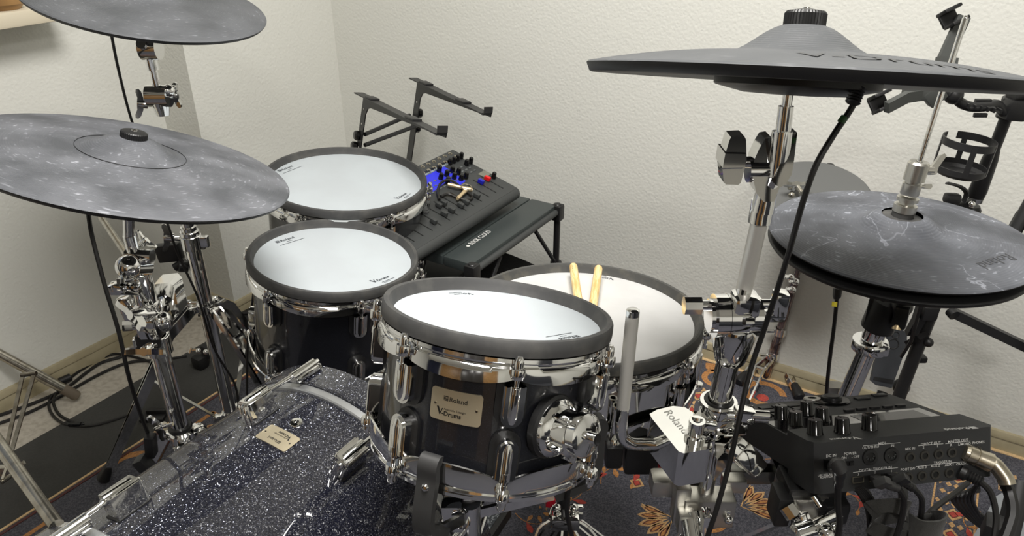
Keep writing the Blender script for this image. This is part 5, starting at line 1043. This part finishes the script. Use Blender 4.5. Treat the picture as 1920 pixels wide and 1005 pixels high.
# another black boom just inside the right edge
g = G(); g.tube([at(1899, 440, 1.38), at(1935, 375, 1.36)], .012, 14); g.tube([at(1897, 425, 1.40), at(1912, 398, 1.39)], .006, 10); g.tube([at(1930, 400, 1.36), (.42, 1.45, .0)], .010, 12); single('boom_stand', g, MATTE, 'black boom stand cut by the right edge above the hi hat', 'stand')
g = G(); g.tube([at(1912, 905, .95), at(1888, 1010, .93), (.12, .78, .28)], .013, 18); g.box(.03, .03, .03, fr(at(1868, 995, .93), up), .004); single('stand_leg', g, MATTE, 'thick black tube crossing the bottom right corner', 'stand')
g = G(); P = [onz(*p, .035) for p in ((1822, 1010), (1868, 930), (1925, 900), (1960, 1010))]; poly3(g, P, (0, 0, -.029)); single('grey_case', g, mat('silver_grey_plastic', lin(138, 142, 146), .45), 'flat silver grey case behind the black tube, bottom right corner', 'case')

# ------------------------------------------------------------------ side table, mixer, laptop stand
ZT = .455
tb = thing('folding_table', 'low black folding table with white print beside the mixer', 'table', (-1.0, 1.45, 0))
c_nr, c_fr, c_fl, c_nl = onz(888, 497, ZT), onz(1043, 383, ZT), onz(925, 362, ZT), onz(803, 455, ZT)
tx0, tx1, ty0, ty1 = -1.33, (c_nr.x + c_fr.x) / 2, c_nr.y, c_fr.y
ysp = ty0
g = G(); xs = [tx0, -1.20, (c_nl.x * .55 + c_nr.x * .45), tx1]
for i in range(3):
    g = G(); x0, x1 = xs[i] + .0015, xs[i + 1] - .0015; g.box(x1 - x0, ty1 - ty0, .026, T((x0 + x1) / 2, (ty0 + ty1) / 2, ZT - .013), .004); part('panel', g, mat('table_top_%d' % i, lin(56, 62, 62), .42), tb, True)
for x in (tx1 + .002, tx0): g = G(); g.tube([(x, ty0, ZT - .018), (x, ty1, ZT - .018)], .009, 14); part('edge_rail', g, GREYP, tb, True)
for x, y in ((tx1, ty0), (tx1, ty1), (tx0, ty0), (tx0, ty1)):
    g = G(); g.box(.030, .030, .045, T(x, y, ZT - .022), .006); g.lathe([(0, .002), (.008, .002), (.010, 0)], T(x, y, ZT + .001), 16); cn = part('corner_bracket', g, BLACK, tb, True)
    g = G(); g.tube([(x, y, ZT - .04), (x, y, .01)], .009, 14); g.lathe([(.009, -.012), (.016, -.01), (.016, .012), (.009, .014)], T(x, y, ZT - .185), 16); part('leg', g, BLACK, tb, True)
for (xa, ya), (xb, yb) in (((tx1, ty1), (tx1, ty0)), ((tx1, ty1), (tx0, ty1)), ((tx1, ty0), (tx1, ty1)), ((tx0, ty0), (tx1, ty0))):
    d = Vector((xb - xa, yb - ya, 0)).normalized(); g = G(); a = Vector((xa, ya, ZT - .18)); g.tube([a, a + d * .12 + up * .15], .0055, 10); part('strut', g, BLACK, tb, True)
A = onz(880, 463, ZT + .0006); B = onz(922, 434, ZT + .0006); g = G(); L = (B - A).length; vs, fs, wd = text('ROCK CLOUD', L / 5.0, .012, 'LEFT'); kx = (L * .86) / wd; M = fr(A, up, B - A); g.add([Vector((v.x * kx + L * .14, v.y, 0)) for v in vs], fs, M); g.lathe([(0, 0), (L * .045, 0)], M @ T(L * .03, L * .055, 0), 16)
part('lettering', g, WPRINT, tb, True)
# bag net and cable coil hanging under the table
g = G(); N = 8; ctr = Vector(((tx0 + tx1) / 2, (ty0 + ty1) / 2, 0)); vs = []
for j in range(N + 1):
    for i in range(N + 1):
        u, v = i / N, j / N; vs.append((tx0 + .03 + (tx1 - tx0 - .05) * u, ty0 + .03 + (ty1 - ty0 - .08) * v, ZT - .17 - .10 * sin(pi * u) * sin(pi * v) + .01 * sin(7 * u + 3 * v)))
g.add(vs, [(j * (N + 1) + i, j * (N + 1) + i + 1, (j + 1) * (N + 1) + i + 1, (j + 1) * (N + 1) + i) for j in range(N) for i in range(N)])
bag = part('hanging_shelf', g, mat('black_fabric', lin(20, 20, 21), .9, bump=(200, .5, .002)), tb, True)
for x, y in ((tx1, ty0), (tx1, ty1)):
    g = G(); g.strap([(x, y, ZT - .185), (x - .04, y + (.05 if y == ty0 else -.06), ZT - .21)], up, .012, .002); part('shelf_strap', g, BLACK, tb, True)
for k in range(4):
    pts = [Vector((tx1 - .075 + .055 * cos(a) * (1 - .06 * k), ty0 + .10 + .10 * sin(a) * (1 - .05 * k), ZT - .215 + .008 * k + .012 * sin(2 * a + k))) for a in [2 * pi * i / 14 for i in range(15)]]
    cable('cable', pts, .004, ['outermost', 'second', 'third', 'innermost'][k] + ' of four black cable coils stored under the folding table', group='cable coils under the table')
g = G(); g.box(.20, .16, .10, T(tx0 + .20, ty0 + .12, ZT - .20), .01); single('equipment_box', g, mat('black_box', lin(16, 16, 18), .5), 'black box of gear stored under the folding table', 'box')

# mixer, slightly raised at its far side, lying on the table
A = onz(965, 352, ZT + .055); MXz = Vector((.10, .0, 1)).normalized()
mxr = Vector((A.x + .012, A.y - .005, 0)); 
MX = fr(A, Vector((.28, .0, 1)), Vector((0, -1, 0)))      # local x = towards the camera side (-Y), local y = +X
XW, YD = .46, .26                                            # width along -Y , depth along -X
mx = thing('mixer', 'grey digital mixer with glow-painted blue knob section on the folding table', 'mixer', MX @ T(XW / 2, -YD / 2, -.05))
mi = MX.inverted()
def mxl(px, py, z=0.0): return mi @ onpl(px, py, MX @ Vector((0, 0, z)), MX.to_3x3() @ Vector((0, 0, 1)))
YD = -mxl(837, 285, .012).y
g = G(); g.prism([(-.004, .0), (.0, .004), (XW, .004), (XW + .006, -.004), (XW + .006, -YD), (-.006, -YD), (-.006, -.006)], -.036, 0); g.v = [MX @ v for v in g.v]; 
part('case', g, GREYP, mx, True)
g = G(); g.tube([MX @ Vector((-.006, .0, -.018)), MX @ Vector((XW + .006, .0, -.018))], .018, 18); part('front_edge', g, GREYP, mx, True)
# rear jack slope
g = G(); yb_ = mxl(857, 297).y
g.prism([(-.006, yb_), (XW + .006, yb_), (XW + .006, -YD), (-.006, -YD)], 0, .010); g.v = [MX @ v for v in g.v]; part('jack_slope', g, GREYP, mx, True)
g = G(); g.box(XW, .006, .003, MX @ T(XW / 2, yb_ + .004, .0015)); part('pale_stripe', g, mat('pale_stripe', lin(150, 160, 166), .4), mx, True)
g = G()
for i in range(16):
    g.lathe([(.004, 0), (.006, .001), (.0075, .0015), (.008, 0)], MX @ T(.02 + (i % 8) * .024, -YD + .010 + (i // 8) * .02, .0105) @ S(.75), 14)
part('jack_socket', g, CONN, mx, True, kind='stuff')
for i in range(4): g = G(); g.lathe([(0, .0006), (.010, .0006), (.012, .0)], MX @ T(.21 + i * .03, -YD + .022, .0105), 18); part('combo_socket', g, jk, mx, True)
bl = [mxl(*p) for p in ((806, 321), (828, 309), (873, 340), (863, 347), (838, 341), (806, 364), (790, 372), (780, 340))]; g = G(); g.prism([(p.x, p.y) for p in bl], .0, .0008); g.v = [MX @ v for v in g.v]; part('blue_section', g, BLUE, mx, True)
bl = [mxl(*p) for p in ((896, 327), (907, 320), (921, 326), (911, 334))]; g = G(); g.prism([(p.x, p.y) for p in bl], .0, .0015); g.v = [MX @ v for v in g.v]; part('screen', g, LCD, mx, True)
kb = G(); kb.lathe([(.0058, 0), (.0062, .001), (.005, .014), (.004, .0155), (0, .0155)], None, 12); KB = mesh('knob', kb, GLOSSB)
for px, py in ((823, 322), (837, 330), (822, 341) if False else (826, 336), (847, 323), (859, 326), (851, 335), (864, 338), (873, 334), (843, 308), (850, 305), (857, 301), (864, 297), (874, 310), (882, 306), (925, 334), (839, 343)):
    P = mxl(px, py); inst('knob', KB, mx, ROOTM[mx.name].inverted() @ MX @ T(P.x, P.y, 0) @ S(1.15))
fd = G(); fd.box(.010, .017, .011, T(0, 0, .0075), .002); fd.box(.0006, .0006, .001, T(0, 0, .013)); FD = mesh('fader_cap', fd, GREYP); fr_ = G(); fr_.box(.010, .017, .011, T(0, 0, .0075), .002); FDR = mesh('fader_cap', fr_, REDP); fb_ = G(); fb_.box(.010, .017, .011, T(0, 0, .0075), .002); FDB = mesh('fader_cap', fb_, BLUEP)
for px, py, me_ in ((913, 339, FDR), (901, 345, FDB), (893, 371, FD), (873, 383, FD), (863, 389, FD), (831, 385, FD), (822, 389, FD), (832, 405, FD), (812, 419, FD), (846, 398, FD)):
    P = mxl(px, py); inst('fader_cap', me_, mx, ROOTM[mx.name].inverted() @ MX @ T(P.x, P.y, 0), label='red fader cap' if me_ is FDR else ('blue fader cap' if me_ is FDB else None))
g = G()
for i in range(12): g.box(.0025, .075, .0006, MX @ T(.03 + i * .034, -.055 - (.0), .0005))
part('fader_slot', g, jk, mx, True, kind='stuff')
g = G(); random.seed(3)
for i in range(26):
    for j in range(3): g.box(.008, .004, .002, MX @ T(.02 + i * .0168, -.118 - j * .016, .001))
part('small_buttons', g, mat('mixer_buttons', lin(100, 104, 104), .4), mx, True, kind='stuff')
# short cable loop and drum keys on the mixer
cz_ = lambda px, py, z=.006: MX @ (mxl(px, py) + Vector((0, 0, z)))
cable('cable', [cz_(823, 378), cz_(820, 362), cz_(825, 350, .010), cz_(838, 346, .014), cz_(852, 350, .012), cz_(868, 360), cz_(884, 372), cz_(878, 378), cz_(860, 376), cz_(840, 368), cz_(826, 372)], .0034, 'short black lead looped on the mixer top')
dk = thing('drum_keys', 'two cream drum keys on a ring lying on the mixer', 'keys', cz_(868, 358, .01))
for a, b in (((838, 353), (884, 364)), ((856, 380), (872, 364))):
    g = G(); p, q = cz_(*a, .012), cz_(*b, .012); g.tube([p, p.lerp(q, .15), p.lerp(q, .5), p.lerp(q, .9), q], [.004, .005, .0042, .0058, .005], 12); part('drum_key', g, KEYM, dk, True)
g = G(); c_ = mxl(872, 362); g.tube([MX @ Vector((c_.x + .014 * cos(t), c_.y + .014 * sin(t), .018)) for t in [2 * pi * i / 20 for i in range(21)]], .0012, 6); part('key_ring', g, CONN, dk, True)

# laptop stand
ls = thing('laptop_stand', 'black metal laptop stand with two raised arms behind the mixer', 'laptop stand', (-1.45, 1.62, ZT - .1))
def larm(tp, bt, end, Y0, Y1, side):
    T0 = ony(*tp, Y0); Bt = ony(*bt, Y0); E_ = ony(*end, Y1)
    d = (E_ - T0).normalized(); dn_ = (Bt - T0).normalized(); g = G(); U = d.cross(dn_).cross(d).normalized() * -1
    L = (E_ - T0).length; th = .003; wq = .026
    # L profile: web plate (post + arm in one sheet) and a top flange
    n = d.cross(dn_).normalized(); P = lambda a, b: T0 + d * a + dn_ * b
    web = [P(0, 0), P(L, 0), P(L, .008), P(.07, .030), P(.048, .036), P(.036, .055)]; hb = (Bt - T0).length; web += [P(.036, hb), P(0.0, hb)]
    vs = web + [p + n * th for p in web]; k = len(web); g.add(vs, [tuple(range(k)), tuple(range(k, 2 * k))[::-1]] + [(i, k + i, k + (i + 1) % k, (i + 1) % k) for i in range(k)])
    part('arm', g, MATTE, ls, True)
    g = G(); nn = n * side; a, b = T0 - d * .004, E_; vs = [a, b, b + nn * wq, a + nn * wq]; ux = U * th; g.add(vs + [v + ux for v in vs], [(0, 1, 2, 3), (7, 6, 5, 4), (0, 4, 5, 1), (1, 5, 6, 2), (2, 6, 7, 3), (3, 7, 4, 0)]); fl_ = part('top_flange', g, MATTE, ls, True)
    g = G(); m_ = b + nn * wq / 2; g.strap([m_ - d * .004, m_ + d * .004, m_ + d * .010 + U * .006, m_ + d * .010 + U * .020], nn, wq * .9, .003); part('lip', g, MATTE, ls, True)
    for u in (.20, .72):
        g = G(); q = T0.lerp(E_, u) + nn * wq / 2 + U * .005; g.box(.050, wq * .92, .006, fr(q, U, d), .002); part('rubber_pad', g, BLACK, ls, True)
    for u in (.2, .42, .78):
        g = G(); q = P(.018, hb * u); g.rod(q - n * .001, q + n * (th + .001), .0028, 10); part('screw_hole', g, mat('screw_hole_%s' % u, lin(215, 212, 205), .6), ls, True)
    return T0, Bt, n, d
t1 = larm((682, 176), (665, 300), (836, 252), 1.50, 1.22, -1)
t2 = larm((783, 148), (756, 340), (920, 214), 1.72, 1.50, -1)
for pa, pb in (((684, 252), (760, 218)), ((684, 272), (778, 236))):
    g = G(); g.tube([ony(*pa, 1.50), ony(*pb, 1.66) if False else ony(pb[0] + 8, pb[1] - 2, 1.72)], .006, 12); part('cross_rod', g, MATTE, ls, True)
for px, py, Y in ((669, 254, 1.49), (786, 212, 1.73), (782, 240, 1.73), (664, 274, 1.49)):
    g = G(); q = ony(px, py, Y); g.lathe([(0, -.008), (.012, -.008), (.014, -.004), (.014, .004), (.010, .008), (0, .009)], fr(q, t1[2] * (-1)), 10); part('clamp_knob', g, GLOSSB, ls, True, ang=20)
for bt, Y in (((665, 300), 1.50), ((756, 340), 1.72)):
    q = ony(*bt, Y); g = G(); g.box(.035, .02, max(.02, q.z), T(q.x, q.y, q.z / 2), .003); g.box(.30, .03, .006, T(q.x + .10, q.y, .004), .001); part('post', g, MATTE, ls, True)

# ------------------------------------------------------------------ left foreground : lying stand legs
lg = thing('folded_stand', 'worn nickel tripod stand pieces in the lower left corner', 'stand', onz(60, 800, 0))
tip = onz(143, 742, .014); far = at(-60, 632, (tip - EYE).dot(FW) * .93)
g = G(); g.tube([far, tip.lerp(far, .12)], .0125, 20); part('long_tube', g, STEEL, lg, True)
g = G(); g.tube([tip.lerp(far, .13), tip, tip + (tip - far).normalized() * .006], [.0138, .0138, .010], 20); part('rubber_tip', g, mat('taupe_rubber', lin(112, 102, 88), .6), lg, True)
jt = tip.lerp(far, .5)
dj = 1.60
for a, b in (((42, 705), (10, 850)), ((64, 700), (22, 845))):
    g = G(); pa = at(*a, dj); pb = at(*b, 1.52); g.strap([pa, pb], (pb - pa).cross(FW), .0085, .003); part('brace', g, STEEL, lg, True)
g = G(); g.rod(at(40, 703, dj), at(68, 700, dj), .005, 10); part('rivet', g, STEEL, lg, True)
g = G(); g.tube([at(-25, 800, 1.05), at(106, 985, .93)], .0088, 24); pl_ = single('tube_rod', g, STEEL, 'polished nickel tube slanting across the lower left corner', 'rod')
g = G(); g.box(.03, .012, .02, fr(at(10, 882, 1.45), up, RT), .003); g.tube([at(2, 905, 1.4), at(26, 888, 1.42)], .0045, 10); g.tube([at(14, 872, 1.43), at(4, 900, 1.4)], .003, 8); g.rod(at(42, 865, 1.42), at(46, 871, 1.42), .004, 8); part('wing_nut', g, STEEL, lg, True)

# cables on the floor at the left
fz_ = lambda px, py, z=.005: onz(px, py, z)
cable('cable', [fz_(-20, 785), fz_(60, 757), fz_(120, 730), fz_(160, 700), fz_(190, 680), fz_(230, 668), fz_(262, 655), fz_(300, 640)], .0045, 'black cable along the left baseboard, upper of two')
cable('cable', [fz_(-20, 800), fz_(50, 775), fz_(110, 745), fz_(180, 705), fz_(240, 680), fz_(300, 675), fz_(350, 668)], .0042, 'black cable on the beige floor, lower of two')
cable('cable', [fz_(125, 715), fz_(150, 695), fz_(200, 668), fz_(225, 664), fz_(262, 672), fz_(290, 682)], .0038, 'black cable arching from the plug near the baseboard')
cable('cable', [fz_(108, 735), fz_(95, 745), fz_(92, 765), fz_(105, 785), fz_(130, 797), fz_(175, 798), fz_(230, 782), fz_(262, 768)], .0036, 'black cable looping from the floor onto the black mat')
cable('cable', [fz_(104, 738), fz_(100, 755), fz_(112, 778), fz_(140, 793), fz_(150, 795)], .0036, 'second loop of black cable beside the mat edge')
g = G(); g.tube([fz_(112, 716, .012), fz_(132, 707, .012)], .011, 14); single('cable_plug', g, BLACK, 'round black plug lying by the left baseboard', 'plug')
g = G(); g.tube([fz_(130, 796, .008), fz_(152, 796, .008)], .006, 12); g.tube([fz_(152, 796, .008), fz_(158, 794, .008)], .004, 12); single('cable_joint', g, GLOSSB, 'black cable joint lying on the mat', 'plug')
# clamp with rubber foot standing on the mat between the stands
ft = thing('rubber_foot_clamp', 'black clamp with chrome wing bolts and rubber block on the mat', 'clamp', fz_(380, 690, 0))
o_ = fz_(378, 690, 0)
g = G(); g.box(.040, .036, .040, T(o_.x, o_.y, .022), .012); part('rubber_block', g, BLACK, ft, True)
g = G(); g.box(.030, .03, .036, T(o_.x + .005, o_.y + .03, .045), .004); g.box(.06, .02, .012, T(o_.x - .01, o_.y + .055, .03), .003); part('clamp_body', g, MATTE, ft, True)
g = G(); [g.ball(.007, T(*at(*p, 1.85)), 10) for p in ((372, 658), (386, 660))]; g.rod(at(358, 656, 1.85), at(372, 656, 1.85), .004, 8); g.rod(at(356, 662, 1.85), at(360, 652, 1.85), .005, 8); part('wing_bolt', g, CHROME, ft, True)
g = G(); g.box(.16, .10, .012, T(*fz_(470, 590, .01)), .003); g.tube([fz_(372, 591, .02), fz_(470, 587, .02)], .005, 8); single('pedal_plate', g, MATTE, 'flat black pedal plate on the floor behind the left tom', 'pedal')
# pedal bits by the rear stand foot
g = G(); o2 = fz_(290, 785, 0); g.box(.06, .04, .010, T(o2.x, o2.y, .008) @ Rz(.6), .002); g.box(.05, .012, .012, T(o2.x, o2.y + .01, .018) @ Rz(.6), .002); single('cable_clip', g, MATTE, 'small black clip block on the mat beside the rear stand foot', 'clip')

# ------------------------------------------------------------------ tom basket stand, rubber arm, snare stand
bs = thing('tom_basket_stand', 'basket stand under the badged tom with black rubber arm', 'stand', (-.44, .60, 0))
W = lambda px, py, d: at(px, py, d)
hk = M10 @ Vector((0, 0, 0)); a = radians(-84)
def rad10(r, h, aa=a): return M10 @ Vector((r * cos(aa), r * sin(aa), h))
def rubber_arm(aa, nm='rubber_arm'):
    g = G(); tz = M10.to_3x3() @ Vector((-sin(aa), cos(aa), 0))
    g.strap(smooth([rad10(.140, -.140, aa), rad10(.146, -.139, aa), rad10(.1495, -.146, aa), rad10(.1475, -.160, aa), rad10(.149, -.180, aa), rad10(.149, -.205, aa), rad10(.140, -.225, aa), rad10(.10, -.245, aa)], 4), tz, .022, .010); o = part(nm, g, mat('soft_black_rubber', lin(50, 50, 50), .55), bs, True, ang=50)
    g = G(); p = rad10(.1525, -.168, aa); q = rad10(.155, -.168, aa); g.lathe([(.0045, -.001), (.0045, .001), (.003, .0028), (0, .0034)], fr(p, q - p), 14); part('arm_screw', g, CHROME, o, True)
for aa in (-81, 39, 159): rubber_arm(radians(aa))
hub = rad10(0, -.30); 
g = G(); g.tube([hub + up * .05, hub, (-.44, .60, .12)], .0125, 20); part('post', g, CHROME, bs, True)
for aa in (-81, 39, 159):
    g = G(); g.strap([hub + up * .03, rad10(.10, -.245, radians(aa))], up, .014, .005); part('basket_arm', g, CHROME, bs, True)
g = G(); g.box(.026, .02, .03, fr(at(848, 958, .93), up, RT), .003); g.box(.014, .014, .03, fr(at(858, 975, .925), up, RT), .002); g.tube(smooth([at(862, 955, .92), at(876, 965, .92), at(878, 985, .92), at(862, 1010, .92)], 4), .0022, 8); g.tube([at(870, 945, .95), at(878, 1010, .96)], .006, 12); g.tube([at(888, 945, .95), at(888, 1010, .96)], .0045, 12); g.ball(.007, T(*at(888, 983, .95)), 10); g.tube([at(912, 955, .97), at(895, 1010, .96)], .004, 8); part('height_clamp', g, CHROME, bs, True)
for aa in (30, 150, 270):
    aa = radians(aa); d = Vector((cos(aa), sin(aa), 0)); leg(bs, Vector((-.44, .60, .26)) + d * .02, Vector((-.44, .60, .14)) + d * .08, Vector((-.44, .60, .012)) + d * (.18 if aa < 4 else .12), None, .013)
nb = thing('snare_stand', 'chrome snare stand base with red grip below the snare', 'stand', (-.44, .94, 0))
P_ = at(1045, 960, 1.30); P_ = near(1045, 960, (-.44, .94, .1)); sx_, sy_ = -.46, .93
g = G(); g.tube([near(1050, 900, (sx_, sy_, .2)), near(1045, 1010, (sx_, sy_, .1)), (sx_, sy_, .03)], .0125, 20); part('post', g, MATTE, nb, True)
g = G(); g.tube([(sx_, sy_, .47), near(1050, 890, (sx_, sy_, .2))], .010, 16); part('upper_post', g, CHROME, nb, True)
for aa in (20, 140, 260):
    aa = radians(aa); e = MSN @ Vector((.155 * cos(aa), .155 * sin(aa), -.150)); g = G(); g.strap([(sx_, sy_, .40), e, e + up * .02], Vector((-sin(aa), cos(aa), 0)), .014, .006); part('basket_arm', g, CHROME, nb, True)
zz = near(1045, 935, (sx_, sy_, .2)); dq = (zz - EYE).dot(FW)
for px, py in ((1043, 951), (1076, 953)):
    g = G(); g.ball(.009, T(*at(px, py, dq - .03)), 12); part('wing_nut', g, CHROME, nb, True)
g = G(); g.box(.05, .03, .026, fr(at(1060, 975, dq - .03), up, RT), .004); g.box(.014, .01, .03, fr(at(1086, 960, dq - .02), up, RT), .002); part('leg_collar', g, CHROME, nb, True)
for pts in (((1030, 975), (1010, 990), (1000, 1020)), ((1082, 975), (1105, 990), (1125, 1015)), ((1055, 985), (1052, 1020)), ((1070, 980), (1090, 1015))):
    g = G(); g.strap(smooth([at(*p, dq - .03) for p in pts], 3), FW, .006, .004); part('leg_strap', g, CHROME, nb, True)
g = G(); g.box(.016, .012, .03, fr(at(1033, 938, dq - .02), up + RT * .2, RT), .004); part('red_grip', g, REDR, nb, True, label='red grip')
g = G(); g.tube([at(1034, 950, dq - .02), at(1030, 965, dq - .02), at(1036, 980, dq - .03)], .002, 8); part('wire_lever', g, CHROME, nb, True)
for aa in (0, 120, 240):
    aa = radians(aa + 15); d = Vector((cos(aa), sin(aa), 0)); leg(nb, Vector((sx_, sy_, .16)) + d * .02, Vector((sx_, sy_, .10)) + d * .10, Vector((sx_, sy_, .012)) + d * .24, None, .013)
cable('cable', [at(1084, 850, .91), at(1078, 880, .915), at(1066, 920, .93), at(1063, 960, .95), at(1075, 1015, .97)], .0030, 'thin black lead dropping from the badged tom mount')
g = G(); g.strap(smooth([at(1235, 860, 1.12), at(1255, 880, 1.12), at(1245, 895, 1.13)], 4), FW, .022, .012); g.tube(smooth([at(1212, 845, 1.12), at(1235, 875, 1.12), at(1250, 885, 1.12)], 3), .007, 10); single('red_pedal_grip', g, REDR, 'red rubber grip below the engraved clamp block', 'grip')
g = G(); g.box(.05, .04, .05, fr(at(1200, 850, 1.10), up, RT), .006); g.box(.025, .03, .04, fr(at(1150, 848, 1.08), up, RT), .006); single('snare_strainer', g, BLACK, 'black strainer box under the chrome snare', 'strainer')
# speckled pad board under the basket stand
P = [onz(*p, .10) for p in ((818, 950), (930, 952), (958, 965), (905, 1030), (860, 1060))]
P = [onz(822, 955, .13), onz(950, 955, .13), onz(880, 1060, .13)]
pdl = thing('pedal_board', 'dark board with speckled grey felt below the badged tom', 'board', sum(P, Vector()) / 3)
c_ = sum(P, Vector()) / 3
g = G(); poly3(g, [c_ + (p - c_) * 1.14 for p in P], (0, 0, -.025)); part('frame', g, MATTE, pdl, True)
g = G(); poly3(g, [c_ + (p - c_) * .86 + up * .002 for p in P], (0, 0, -.004)); part('felt', g, SPECK, pdl, True)
